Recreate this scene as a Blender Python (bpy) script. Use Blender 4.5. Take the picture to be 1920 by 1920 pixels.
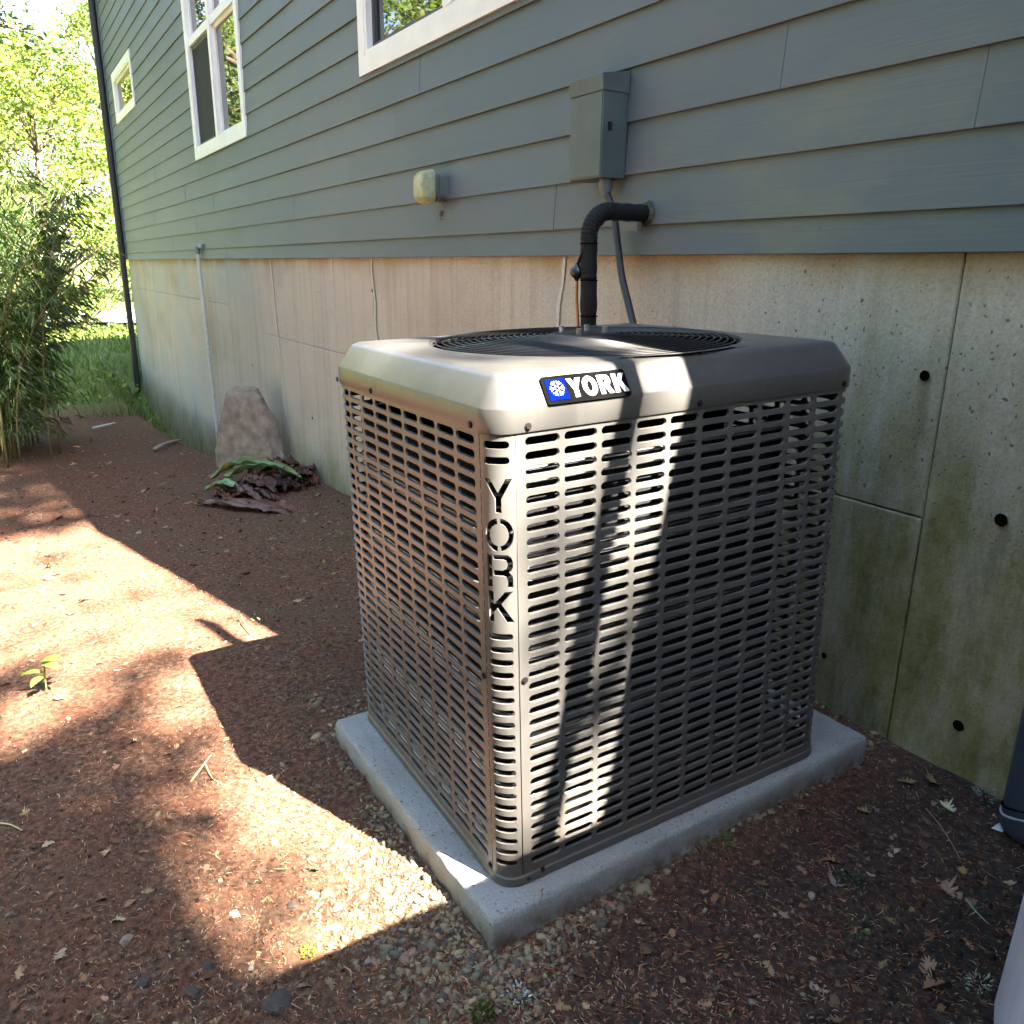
import bpy, bmesh, math, random
import numpy as np
from mathutils import Vector, Matrix, noise

for o in list(bpy.data.objects): bpy.data.objects.remove(o)
SC = bpy.context.scene
COL = SC.collection
rad = math.radians

# ---------------------------------------------------------------- camera
cam_data = bpy.data.cameras.new('camera')
cam_data.sensor_width = 36.0
cam_data.lens = 28.6075
cam_data.clip_start = 0.02
cam_data.clip_end = 2000
CAM = bpy.data.objects.new('camera', cam_data)
COL.objects.link(CAM)
CAMLOC = Vector((1.2551, -0.7688, 1.3193))
def cam_basis(yaw, pitch, roll):
    f = Vector((-math.cos(yaw) * math.cos(pitch), math.sin(yaw) * math.cos(pitch), -math.sin(pitch)))
    r = f.cross(Vector((0, 0, 1))).normalized()
    u = r.cross(f)
    c, s = math.cos(roll), math.sin(roll)
    return c * r + s * u, -s * r + c * u, f
_r, _u, _f = cam_basis(rad(31.7949), rad(16.7706), rad(0.6357))
CAM.matrix_world = Matrix(((_r.x, _u.x, -_f.x, CAMLOC.x), (_r.y, _u.y, -_f.y, CAMLOC.y), (_r.z, _u.z, -_f.z, CAMLOC.z), (0, 0, 0, 1)))
SC.camera = CAM

# ---------------------------------------------------------------- sky, sun, exposure
SUN_AZ, SUN_EL = rad(20.0), rad(51.0)          # azimuth measured from +x towards +y
world = bpy.data.worlds.new('World')
SC.world = world
world.use_nodes = True
wn = world.node_tree
bg = wn.nodes['Background']
sky = wn.nodes.new('ShaderNodeTexSky')
sky.sky_type = 'NISHITA'
sky.sun_disc = False
sky.sun_elevation = SUN_EL
sky.sun_rotation = math.pi / 2 - SUN_AZ
sky.air_density = 1.0
sky.dust_density = 1.0
sky.ozone_density = 1.0
wn.links.new(sky.outputs[0], bg.inputs[0])
bg.inputs[1].default_value = 0.052
sun_data = bpy.data.lights.new('sun', 'SUN')
sun_data.energy = 5.0
sun_data.angle = rad(0.42)
sun_data.color = (1.0, 0.89, 0.745)
SUN = bpy.data.objects.new('sun', sun_data)
COL.objects.link(SUN)
SUNDIR = Vector((math.cos(SUN_AZ) * math.cos(SUN_EL), math.sin(SUN_AZ) * math.cos(SUN_EL), math.sin(SUN_EL)))
SUN.rotation_euler = SUNDIR.to_track_quat('Z', 'Y').to_euler()
SUN.location = (20, 8, 25)
vs = SC.view_settings
vs.view_transform = 'Standard'
vs.look = 'None'
vs.exposure = 4.35
vs.gamma = 1.0
SC.cycles.max_bounces = 5
SC.cycles.diffuse_bounces = 3
SC.cycles.glossy_bounces = 3
SC.cycles.transmission_bounces = 2
SC.cycles.use_adaptive_sampling = True
SC.cycles.adaptive_threshold = 0.03
SC.cycles.caustics_reflective = False
SC.cycles.caustics_refractive = False
SC.cycles.transparent_max_bounces = 8
SC.cycles.sample_clamp_indirect = 8
SC.cycles.use_denoising = True

# ---------------------------------------------------------------- helpers
rng = random.Random(7)
nrg = np.random.default_rng(11)

def tag(o, label=None, cat=None, group=None, kind=None):
    if label: o['label'] = label
    if cat: o['category'] = cat
    if group: o['group'] = group
    if kind: o['kind'] = kind
    return o

def empty(name, loc=(0, 0, 0), mat=None):
    o = bpy.data.objects.new(name, None)
    o.empty_display_size = 0.1
    COL.objects.link(o)
    if mat is not None: o.matrix_world = mat
    else: o.location = loc
    return o

def link(name, me, mats, parent=None):
    o = bpy.data.objects.new(name, me)
    COL.objects.link(o)
    for m in (mats if isinstance(mats, (list, tuple)) else [mats]):
        if m is not None: me.materials.append(m)
    if parent is not None: o.parent = parent
    return o

class MB:
    """collects geometry for one mesh"""
    def __init__(self):
        self.v = []; self.f = []; self.c = None
    def add(self, vs, fs):
        n = len(self.v)
        self.v += [tuple(p) for p in vs]
        self.f += [tuple(i + n for i in f) for f in fs]
    def box(self, a, b):
        x0, y0, z0 = a; x1, y1, z1 = b
        self.add([(x0, y0, z0), (x1, y0, z0), (x1, y1, z0), (x0, y1, z0), (x0, y0, z1), (x1, y0, z1), (x1, y1, z1), (x0, y1, z1)],
                 [(0, 3, 2, 1), (4, 5, 6, 7), (0, 1, 5, 4), (1, 2, 6, 5), (2, 3, 7, 6), (3, 0, 4, 7)])
    def tube(self, pts, rads, n=10, cap=True):
        pts = [Vector(p) for p in pts]
        if not isinstance(rads, (list, tuple)): rads = [rads] * len(pts)
        rings = []
        up = Vector((0.13, 0.27, 1)).normalized()
        for i, p in enumerate(pts):
            d = (pts[min(i + 1, len(pts) - 1)] - pts[max(i - 1, 0)]).normalized()
            if abs(d.dot(up)) > .98: a = d.orthogonal().normalized() if i == 0 else (a - d * a.dot(d)).normalized()
            elif i == 0: a = d.cross(up).normalized()
            else: a = (a - d * a.dot(d)).normalized()
            b = d.cross(a)
            rings.append([p + (a * math.cos(2 * math.pi * k / n) + b * math.sin(2 * math.pi * k / n)) * rads[i] for k in range(n)])
        vs = [v for r in rings for v in r]
        fs = []
        for i in range(len(pts) - 1):
            for k in range(n):
                fs.append((i * n + k, i * n + (k + 1) % n, (i + 1) * n + (k + 1) % n, (i + 1) * n + k))
        if cap:
            fs.append(tuple(range(n - 1, -1, -1)))
            fs.append(tuple((len(pts) - 1) * n + k for k in range(n)))
        self.add(vs, fs)
    def loft(self, loops, close0=False, close1=False):
        n = len(loops[0]); vs = [v for l in loops for v in l]; fs = []
        for i in range(len(loops) - 1):
            for k in range(n):
                fs.append((i * n + k, i * n + (k + 1) % n, (i + 1) * n + (k + 1) % n, (i + 1) * n + k))
        if close0: fs.append(tuple(range(n - 1, -1, -1)))
        if close1: fs.append(tuple((len(loops) - 1) * n + k for k in range(n)))
        self.add(vs, fs)
    def mesh(self, name, smooth=False, angle=None):
        me = bpy.data.meshes.new(name)
        me.from_pydata(self.v, [], self.f)
        me.update()
        if smooth:
            me.polygons.foreach_set('use_smooth', [True] * len(me.polygons))
            if angle: me.set_sharp_from_angle(angle=rad(angle))
        return me
    def build(self, name, mat, parent=None, smooth=False, angle=None):
        return link(name, self.mesh(name, smooth, angle), mat, parent)

def bevel(o, w, seg=2):
    m = o.modifiers.new('bevel', 'BEVEL'); m.width = w; m.segments = seg; m.limit_method = 'ANGLE'
    return o

# ---- numpy mass meshes with a per-face-corner free colour (point colour)
def mass_mesh(name, V, F, C=None):
    """V (n,3); F (m,k) all same k; C (n,3)"""
    me = bpy.data.meshes.new(name)
    n, m, k = len(V), len(F), F.shape[1]
    me.vertices.add(n); me.vertices.foreach_set('co', V.astype(np.float32).ravel())
    me.loops.add(m * k); me.loops.foreach_set('vertex_index', F.astype(np.int32).ravel())
    me.polygons.add(m)
    me.polygons.foreach_set('loop_start', np.arange(0, m * k, k, dtype=np.int32))
    me.update(calc_edges=True)
    if C is not None:
        a = me.color_attributes.new('tint', 'FLOAT_COLOR', 'POINT')
        a.data.foreach_set('color', np.c_[C, np.ones(n)].astype(np.float32).ravel())
    return me

# ---------------------------------------------------------------- materials
class NT:
    def __init__(self, name, rough=.6, metal=0., spec=.5):
        self.m = bpy.data.materials.new(name); self.m.use_nodes = True
        self.t = self.m.node_tree; self.b = self.t.nodes['Principled BSDF']
        self.b.inputs['Roughness'].default_value = rough
        self.b.inputs['Metallic'].default_value = metal
        self.b.inputs['Specular IOR Level'].default_value = spec
    def n(self, typ, **kw):
        nd = self.t.nodes.new('ShaderNode' + typ)
        for k, v in kw.items():
            if k in nd.inputs: nd.inputs[k].default_value = v
            else: setattr(nd, k, v)
        return nd
    def l(self, a, b): self.t.links.new(a, b)
    def pos(self): return self.n('NewGeometry').outputs['Position']
    def obj(self): return self.n('TexCoord').outputs['Object']
    def scale(self, vec, s):
        mp = self.n('Mapping'); mp.inputs['Scale'].default_value = s; self.l(vec, mp.inputs[0]); return mp.outputs[0]
    def noise(self, vec, scale, detail=4, rough=.55, dist=0.):
        nd = self.n('TexNoise'); nd.inputs['Scale'].default_value = scale; nd.inputs['Detail'].default_value = detail
        nd.inputs['Roughness'].default_value = rough; nd.inputs['Distortion'].default_value = dist
        self.l(vec, nd.inputs['Vector']); return nd.outputs['Fac']
    def ramp(self, fac, stops, interp='LINEAR'):
        r = self.n('ValToRGB'); r.color_ramp.interpolation = interp
        e = r.color_ramp.elements
        while len(e) < len(stops): e.new(.5)
        for el, (p, c) in zip(e, stops):
            el.position = p; el.color = (*c, 1) if len(c) == 3 else c
        self.l(fac, r.inputs[0]); return r.outputs[0]
    def step(self, v, a, b):
        mr = self.n('MapRange', interpolation_type='SMOOTHSTEP')
        mr.inputs[1].default_value = a; mr.inputs[2].default_value = b
        self.l(v, mr.inputs[0]); return mr.outputs[0]
    def math(self, op, a, b=None, c=None):
        m = self.n('Math', operation=op)
        for i, x in enumerate((a, b, c)):
            if x is None: continue
            if isinstance(x, (int, float)): m.inputs[i].default_value = x
            else: self.l(x, m.inputs[i])
        return m.outputs[0]
    def mix(self, fac, a, b, mode='MIX'):
        m = self.n('Mix', data_type='RGBA', blend_type=mode)
        for s, x in ((m.inputs[0], fac), (m.inputs[6], a), (m.inputs[7], b)):
            if isinstance(x, (int, float)): s.default_value = x
            elif isinstance(x, tuple): s.default_value = (*x, 1)
            else: self.l(x, s)
        return m.outputs[2]
    def xyz(self, v):
        s = self.n('SeparateXYZ'); self.l(v, s.inputs[0]); return s.outputs
    def bump(self, h, strength=.3, dist=.01, normal=None):
        b = self.n('Bump'); b.inputs['Strength'].default_value = strength; b.inputs['Distance'].default_value = dist
        self.l(h, b.inputs['Height'])
        if normal is not None: self.l(normal, b.inputs['Normal'])
        return b.outputs[0]
    def col(self, c):
        if isinstance(c, tuple): self.b.inputs['Base Color'].default_value = (*c, 1)
        else: self.l(c, self.b.inputs['Base Color'])
        return self
    def nor(self, n): self.l(n, self.b.inputs['Normal']); return self
    def rgh(self, r): self.l(r, self.b.inputs['Roughness']); return self

def plain(name, c, rough=.6, metal=0., spec=.5, var=.12, scale=30, bump=0.):
    t = NT(name, rough, metal, spec)
    f = t.noise(t.obj(), scale, 4)
    lo = tuple(x * (1 - var) for x in c); hi = tuple(min(1, x * (1 + var)) for x in c)
    t.col(t.ramp(f, [(.3, lo), (.7, hi)]))
    if bump: t.nor(t.bump(f, bump, .004))
    return t.m

def m_siding():
    t = NT('siding_paint', .55, spec=.35)
    p = t.pos()
    g = t.noise(t.scale(p, (1.6, 1, 55)), 1.0, 6, .6, 1.2)
    big = t.noise(t.scale(p, (.7, 1, .9)), 1.0, 3)
    c = t.mix(t.step(big, .35, .68), (.092, .115, .132), (.110, .125, .136))
    # algae film low on the right and rain marks
    s = t.xyz(p)
    alg = t.math('MULTIPLY', t.step(t.noise(t.scale(p, (1.1, 1, 2.2)), 1.3, 4), .5, .75), t.step(s[0], -1.6, -.6))
    alg = t.math('MULTIPLY', alg, t.step(s[2], 2.3, 1.5))
    c = t.mix(t.math('MULTIPLY', alg, .55), c, (.165, .175, .12))
    spots = t.n('TexVoronoi'); spots.inputs['Scale'].default_value = 7.0
    t.l(t.scale(p, (1, 1, .55)), spots.inputs['Vector'])
    sp = t.math('MULTIPLY', t.step(spots.outputs['Distance'], .045, .025), t.step(t.noise(p, 2.5, 2), .52, .6))
    c = t.mix(t.math('MULTIPLY', sp, .8), c, (.035, .032, .03))
    oi = t.n('ObjectInfo')
    hv = t.n('HueSaturation'); t.l(c, hv.inputs['Color']); t.l(t.math('MULTIPLY_ADD', oi.outputs['Random'], .14, .93), hv.inputs['Value'])
    t.col(hv.outputs[0])
    t.nor(t.bump(g, .35, .0035))
    return t.m

def m_concrete():
    t = NT('foundation_concrete', .85, spec=.25)
    p = t.pos(); s = t.xyz(p)
    big = t.noise(t.scale(p, (.55, 1, .8)), 1.2, 4)
    c = t.ramp(big, [(.3, (.355, .30, .25)), (.5, (.465, .405, .345)), (.72, (.415, .375, .335))])
    streak = t.noise(t.scale(p, (14, 1, .35)), 1.0, 5, .6)
    c = t.mix(t.math('MULTIPLY', t.step(streak, .50, .72), .45), c, (.29, .235, .17))
    fine = t.noise(t.scale(p, (60, 1, 2.0)), 1.0, 3)
    c = t.mix(t.math('MULTIPLY', t.step(fine, .45, .7), .22), c, (.52, .47, .40))
    # blue-grey laitance patches along the far part
    lt = t.math('MULTIPLY', t.step(t.noise(t.scale(p, (.5, 1, .4)), 1.7, 3), .45, .65), t.step(s[0], -4.2, -7.5))
    c = t.mix(t.math('MULTIPLY', lt, .6), c, (.36, .375, .38))
    # rust coloured wash under the siding
    ru = t.math('MULTIPLY', t.step(s[2], 1.22, 1.37), t.step(t.noise(t.scale(p, (3, 1, .6)), 1.0, 4), .38, .62))
    c = t.mix(t.math('MULTIPLY', ru, .7), c, (.34, .215, .115))
    # moss and algae: low down everywhere, high up on the damp right end
    mn = t.noise(t.scale(p, (1.3, 1, 1.0)), 1.6, 6, .65)
    hgt = t.math('ADD', s[2], t.math('MULTIPLY', t.math('SUBTRACT', mn, .5), -1.1))
    lim = t.n('MapRange'); lim.inputs[1].default_value = -2.2; lim.inputs[2].default_value = -.2
    lim.inputs[3].default_value = .05; lim.inputs[4].default_value = 1.0
    t.l(s[0], lim.inputs[0])
    grd = t.n('MapRange'); grd.inputs[1].default_value = -10; grd.inputs[2].default_value = -3
    grd.inputs[3].default_value = -.85; grd.inputs[4].default_value = 0.
    t.l(s[0], grd.inputs[0])
    d = t.math('SUBTRACT', t.math('ADD', lim.outputs[0], grd.outputs[0]), hgt)
    moss = t.step(d, -.35, .45)
    mc = t.ramp(t.noise(p, 6, 8, .75), [(.3, (.075, .074, .022)), (.46, (.165, .158, .048)), (.58, (.215, .195, .085)), (.75, (.32, .29, .17))])
    brk = t.math('MULTIPLY_ADD', t.step(t.noise(t.scale(p, (9, 1, 2.2)), 1.0, 7, .75), .34, .60), .45, .5)
    c = t.mix(t.math('MULTIPLY', moss, brk), c, mc)
    # dark runs below the tie holes
    for hx, hz in ((-.039, 1.05), (.225, .714), (.217, .115), (-3.9, 1.16)):
        wx = t.math('ABSOLUTE', t.math('ADD', t.math('SUBTRACT', s[0], hx), t.math('MULTIPLY_ADD', t.noise(t.scale(p, (1, 1, 3)), 4, 2), .05, -.025)))
        run = t.math('MULTIPLY', t.step(wx, .026, .004), t.math('MULTIPLY', t.step(s[2], hz - .30, hz - .02), t.step(s[2], hz + .005, hz - .012)))
        c = t.mix(t.math('MULTIPLY', run, .5), c, (.13, .115, .06))
    gr_ = t.noise(p, 130, 5, .75)
    c = t.mix(1.0, c, t.ramp(gr_, [(.28, (.66, .66, .66)), (.5, (.96, .96, .96)), (.72, (1.15, 1.15, 1.15))]), 'MULTIPLY')
    # bug holes, the shade inside them painted as dark colour
    def pits(sc, a, b, thr0, thr1, seed):
        v = t.n('TexVoronoi'); v.inputs['Scale'].default_value = sc
        of = t.n('VectorMath', operation='ADD'); of.inputs[1].default_value = (seed, 0, seed * .7)
        nz = t.n('TexNoise'); nz.inputs['Scale'].default_value = 30; t.l(p, nz.inputs['Vector'])
        ad = t.n('VectorMath', operation='MULTIPLY_ADD'); ad.inputs[1].default_value = (.03,) * 3
        t.l(nz.outputs['Color'], ad.inputs[0]); t.l(p, ad.inputs[2]); t.l(ad.outputs[0], of.inputs[0])
        t.l(t.scale(of.outputs[0], (1, .0, .78)), v.inputs['Vector'])
        return t.math('MULTIPLY', t.step(v.outputs['Distance'], b, a), t.step(t.math('ADD', t.noise(t.scale(p, (1.2, 1, 1.6)), 1.6, 3), t.math('MULTIPLY_ADD', t.math('MULTIPLY', t.step(s[0], -1.9, -.9), t.step(s[2], .55, .95)), .22, -.06)), thr0, thr1))
    pit = t.math('MAXIMUM', pits(24, .07, .12, .46, .62, 0), pits(8, .03, .05, .40, .52, 3.1))
    pit = t.math('MAXIMUM', pit, pits(44, .11, .18, .50, .64, 6.3))
    c = t.mix(t.math('MULTIPLY', pit, .82), c, (.09, .075, .055))
    t.col(c)
    h = t.math('SUBTRACT', t.noise(p, 90, 5), t.math('MULTIPLY', pit, 1.6))
    t.nor(t.bump(h, .35, .004))
    return t.m

def m_ground():
    t = NT('forest_soil', .95, spec=.15)
    p = t.pos(); s = t.xyz(p)
    n1 = t.noise(p, 1.1, 5, .6); n2 = t.noise(p, 55, 6, .7); n3 = t.noise(p, 9, 5, .6)
    c = t.ramp(n2, [(.3, (.026, .014, .010)), (.5, (.095, .052, .034)), (.68, (.21, .13, .085))])
    c = t.mix(t.step(n3, .4, .65), c, t.ramp(n2, [(.32, (.034, .016, .010)), (.6, (.17, .076, .046))]))
    c = t.mix(t.math('MULTIPLY', t.step(n1, .45, .7), .4), c, (.09, .07, .045))
    # black humus where the downspout drips
    hum = t.math('MAXIMUM', t.math('MULTIPLY', t.step(s[0], .28, .55), t.step(s[1], .35, .65)), t.math('MULTIPLY', t.math('MULTIPLY', t.step(s[0], .0, .25), t.step(s[1], -.25, .1)), .8))
    c = t.mix(t.math('MULTIPLY', hum, .92), c, t.ramp(n2, [(.3, (.012, .010, .009)), (.7, (.06, .05, .042))]))
    # grass floor far down the side yard
    gr = t.step(t.math('ADD', s[0], t.math('MULTIPLY', t.math('SUBTRACT', n1, .5), 4.0)), -10.2, -12.4)
    c = t.mix(gr, c, t.ramp(n2, [(.3, (.05, .075, .02)), (.7, (.17, .21, .06))]))
    t.col(c)
    t.nor(t.bump(t.math('ADD', n2, t.math('MULTIPLY', n3, .6)), .8, .012))
    return t.m

def m_tint(name, rough=.8, spec=.2, trans=0., bump=0., gloss_var=False):
    t = NT(name, rough, spec=spec)
    a = t.n('Attribute'); a.attribute_name = 'tint'
    c = a.outputs['Color']
    if bump:
        f = t.noise(t.obj(), 70, 4); c = t.mix(.35, c, t.mix(1.0, c, t.ramp(f, [(.3, (.45, .45, .45)), (.7, (1, 1, 1))]), 'MULTIPLY'))
        t.nor(t.bump(f, bump, .004))
    t.col(c)
    if trans:
        tr = t.n('BsdfTranslucent'); mx = t.n('MixShader'); mx.inputs[0].default_value = trans
        br = t.mix(1.0, c, (1.25, 1.3, .7), 'MULTIPLY')
        t.l(br, tr.inputs[0]); t.l(t.b.outputs[0], mx.inputs[1]); t.l(tr.outputs[0], mx.inputs[2])
        out = [n for n in t.t.nodes if n.type == 'OUTPUT_MATERIAL'][0]
        t.l(mx.outputs[0], out.inputs[0])
    return t.m

def m_ac(name, c, rough, metal):
    t = NT(name, rough, metal, spec=.5)
    p = t.obj(); s = t.xyz(p)
    f = t.noise(p, 2.2, 3)
    col = t.ramp(f, [(.3, tuple(x * .90 for x in c)), (.7, tuple(x * 1.06 for x in c))])
    strk = t.noise(t.scale(p, (34, 34, 1.1)), 1.0, 5, .6)
    col = t.mix(t.math('MULTIPLY', t.step(strk, .52, .72), .28), col, tuple(x * 1.45 for x in c))
    dust = t.math('MULTIPLY', t.step(s[2], .34, .0), t.step(t.noise(p, 14, 6, .7), .36, .68))
    col = t.mix(t.math('MULTIPLY', dust, .55), col, (.17, .125, .085))
    spk = t.noise(p, 160, 3, .6)
    col = t.mix(t.math('MULTIPLY', t.step(spk, .70, .76), .3), col, (.10, .085, .07))
    t.col(col)
    dents = t.noise(p, 4.5, 1)
    t.nor(t.bump(t.noise(p, 700, 2), .06, .001, t.bump(dents, .10, .012)))
    sm = t.noise(p, 9, 5, .65)
    t.rgh(t.math('ADD', t.math('MULTIPLY_ADD', sm, .24, rough - .12), t.math('MULTIPLY', dust, .3)))
    return t.m

def m_padconc():
    t = NT('pad_concrete', .9, spec=.2)
    p = t.obj(); s = t.xyz(p)
    f = t.noise(p, 160, 5, .7); b = t.noise(p, 4, 6, .65)
    c = t.ramp(f, [(.3, (.25, .25, .247)), (.7, (.39, .388, .38))])
    c = t.mix(t.math('MULTIPLY', t.step(b, .4, .66), .5), c, (.235, .225, .205))
    # splashed soil on the sides, drifted dirt on top
    sp = t.math('MULTIPLY', t.step(s[2], -.02, -.07), t.step(t.noise(p, 18, 6, .7), .35, .62))
    c = t.mix(t.math('MULTIPLY', sp, .8), c, (.12, .085, .06))
    dr = t.step(t.noise(p, 11, 8, .75), .60, .70)
    c = t.mix(t.math('MULTIPLY', dr, .35), c, (.16, .125, .095))
    d = t.n('TexVoronoi'); d.inputs['Scale'].default_value = 30; t.l(p, d.inputs['Vector'])
    c = t.mix(t.math('MULTIPLY', t.math('MULTIPLY', t.step(d.outputs['Distance'], .12, .05), t.step(b, .42, .55)), .8), c, (.07, .05, .04))
    t.col(c)
    t.nor(t.bump(f, .8, .005, t.bump(t.noise(p, 30, 4), .4, .01)))
    return t.m

MAT = dict(
    siding=m_siding(), concrete=m_concrete(), soil=m_ground(), pad=m_padconc(),
    joint=plain('joint_dark', (.10, .085, .065), .95),
    white=plain('white_trim_paint', (.74, .73, .71), .45, var=.05, scale=6),
    sash=plain('dark_sash', (.035, .038, .045), .5),
    ac=m_ac('taupe_metal_paint', (.112, .111, .107), .36, .30),
    aclid=m_ac('taupe_lid_paint', (.100, .099, .096), .32, .40),
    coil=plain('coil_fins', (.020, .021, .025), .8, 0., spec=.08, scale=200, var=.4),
    tube=plain('coil_tube', (.36, .37, .41), .28, .8),
    black=plain('black_plastic', (.0045, .0045, .005), .85, spec=.0),
    screw=plain('dark_screw', (.02, .018, .017), .45, .4),
    guard=plain('guard_wire', (.008, .0085, .0095), .34, .2),
    blade=plain('fan_blade', (.03, .032, .036), .35, .4),
    foam=plain('foam_insulation', (.0065, .0065, .0065), .75, spec=.3, bump=.5, scale=60),
    whip=plain('grey_whip_conduit', (.022, .022, .026), .5),
    copper=plain('copper_line', (.42, .17, .09), .35, .9),
    boxp=plain('painted_box', (.072, .086, .090), .5, scale=8, var=.18),
    ventc=plain('weathered_vent_cap', (.36, .37, .24), .7, scale=25, var=.25, bump=.3),
    ventn=plain('vent_collar_grey', (.11, .12, .115), .6),
    pvc=plain('white_pvc', (.47, .46, .43), .5, var=.15),
    elbow=plain('grey_elbow', (.13, .14, .15), .5),
    spout=plain('dark_bronze_downspout', (.016, .0155, .0165), .45),
    navy=plain('slate_blue_pipe', (.035, .045, .075), .5, scale=5),
    bin=plain('pale_grey_plastic', (.52, .51, .66), .5, scale=12, var=.08),
    blue=plain('badge_blue', (.0008, .006, .13), .85, spec=.0, var=.02),
    badgew=plain('badge_white', (.45, .45, .46), .8, spec=.0, var=.02),
    fence=plain('weathered_fence', (.27, .22, .17), .8, scale=14, var=.3, bump=.4),
    roof=plain('roof_shingle', (.09, .085, .08), .9, scale=20, var=.3),
    bark=plain('bark', (.11, .085, .062), .9, scale=14, var=.4, bump=.8),
    stone=plain('sandstone', (.205, .160, .122), .92, scale=11, var=.4, bump=.8),
    leaf=m_tint('leaf', .5, .3, trans=.38), bambooleaf=m_tint('bamboo_leaf', .45, .35, trans=.32),
    grass=m_tint('grass_blade', .55, .25, trans=.35),
    litter=m_tint('leaf_litter', .85, .15), gravel=m_tint('gravel_stone', .85, .25, bump=.4),
    culm=plain('bamboo_culm', (.16, .15, .06), .45, var=.3, scale=6),
    drive=plain('pale_driveway', (.42, .39, .35), .9, scale=3, var=.15),
    moss=m_tint('moss_tuft', .95, .1), lichen=m_tint('lichen', .9, .1),
)
def m_glass():
    t = NT('window_glass', .015, spec=.5)
    t.b.inputs['IOR'].default_value = 2.4
    t.col((.012, .015, .017))
    n = t.noise(t.pos(), 1.6, 2)
    t.nor(t.bump(n, .02, .02))
    return t.m
MAT['glass'] = m_glass()
def m_screen():
    t = NT('insect_screen', .55, spec=.3)
    t.col((.025, .027, .028)); return t.m
MAT['screen'] = m_screen()

# ---------------------------------------------------------------- terrain
GX = [-200, -45, -30, -22, -16, -11, -7.5, -5.5, -4.65, -1.7, -.9, 6, 200]
GZ = [1.5, .2, -.45, -.60, -.62, -.58, -.46, -.42, -.42, -.10, -.075, -.075, -.3]
TRX = [-15.9, -15.2, -10, -8.6, -6.4, 0]
TRZ = [0, -.62, -.70, -.55, .02, 0]
def sstep(a, b, v):
    t = np.clip((np.asarray(v, float) - a) / (b - a), 0, 1); return t * t * (3 - 2 * t)
def ground_base(x, y):
    x = np.asarray(x, float); y = np.asarray(y, float)
    z = np.interp(x, GX, GZ)
    w = np.clip((x + 2) / 1.2, 0, 1)
    z = z + .028 * np.clip(y, 0, 1.34) * w
    z = z + np.interp(x, TRX, TRZ) * sstep(.55, 1.2, y)          # washed-out trough beside the footing
    z = z + .25 * sstep(-.9, 1.1, y) * sstep(-12.8, -16.2, x) * (1 - sstep(-19, -25, x))
    z = z + .03 * np.clip(-y - 3, 0, 30) * np.clip((-x - 2) / 10, 0, 1)
    return z
def nz(x, y, s, seed=0.): return noise.noise((x * s + seed, y * s - seed, seed * .37))
def gz(x, y):
    z = float(ground_base(x, y))
    d = max(0., -x - 1.2)
    z += .012 * nz(x, y, 1.7) + .006 * nz(x, y, 6, 3.) + .0045 * nz(x, y, 17, 9.) + min(.09, d * .012) * nz(x, y, .45, 5.)
    if x < -9: z += .12 * nz(x, y, .25, 8.) * min(1, (-9 - x) / 4)
    return z

xs = np.unique(np.concatenate([np.linspace(-3.2, 1.4, 185), np.linspace(-7.5, -3.2, 110), np.linspace(-18, -7.5, 110), -18 - np.geomspace(.3, 180, 40), 1.4 + np.geomspace(.05, 180, 40)]))
ys = np.unique(np.concatenate([np.linspace(-1.4, 1.36, 112), -1.4 - np.geomspace(.05, 180, 60), 1.36 + np.geomspace(.05, 180, 50)]))
V = np.array([(x, y, gz(x, y)) for y in ys for x in xs])
nx, ny = len(xs), len(ys)
idx = np.arange(nx * ny).reshape(ny, nx)
F = np.stack([idx[:-1, :-1], idx[:-1, 1:], idx[1:, 1:], idx[1:, :-1]], -1).reshape(-1, 4)
me = mass_mesh('ground', V, F)
me.polygons.foreach_set('use_smooth', [True] * len(me.polygons))
tag(link('ground', me, MAT['soil']), kind='structure')
# pale driveway far behind the house corner
dv = MB()
pts = []
for i in range(25):
    yy = -25 + i * 2.5
    xx = -28.5 + .8 * math.sin(yy * .2)
    pts.append((xx, yy))
loopv = []
for (xx, yy) in pts:
    loopv.append(((xx + 1.6, yy, gz(xx + 1.6, yy) + .10), (xx - 3.4, yy, gz(xx - 3.4, yy) + .10)))
for i in range(len(loopv) - 1):
    dv.add([loopv[i][0], loopv[i + 1][0], loopv[i + 1][1], loopv[i][1]], [(0, 1, 2, 3)])
tag(dv.build('driveway', MAT['drive']), kind='structure')

# ---------------------------------------------------------------- house
WY = 1.34                     # face of the foundation
HOUSE = empty('house', (-6, WY, -.5))
tag(HOUSE, 'house with blue-grey lap siding over a stained concrete foundation', 'house')
HOUSE.matrix_world = Matrix.Identity(4)
XL, XR = -15.08, 2.75
SID0 = 1.366
ROWZ = [SID0, 1.472] + [1.472 + .1815 * k for k in range(1, 29)]
def rake(x): return 4.19 - .66 * x if x > -7.5 else 9.14 + .46 * (x + 7.5)
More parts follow.
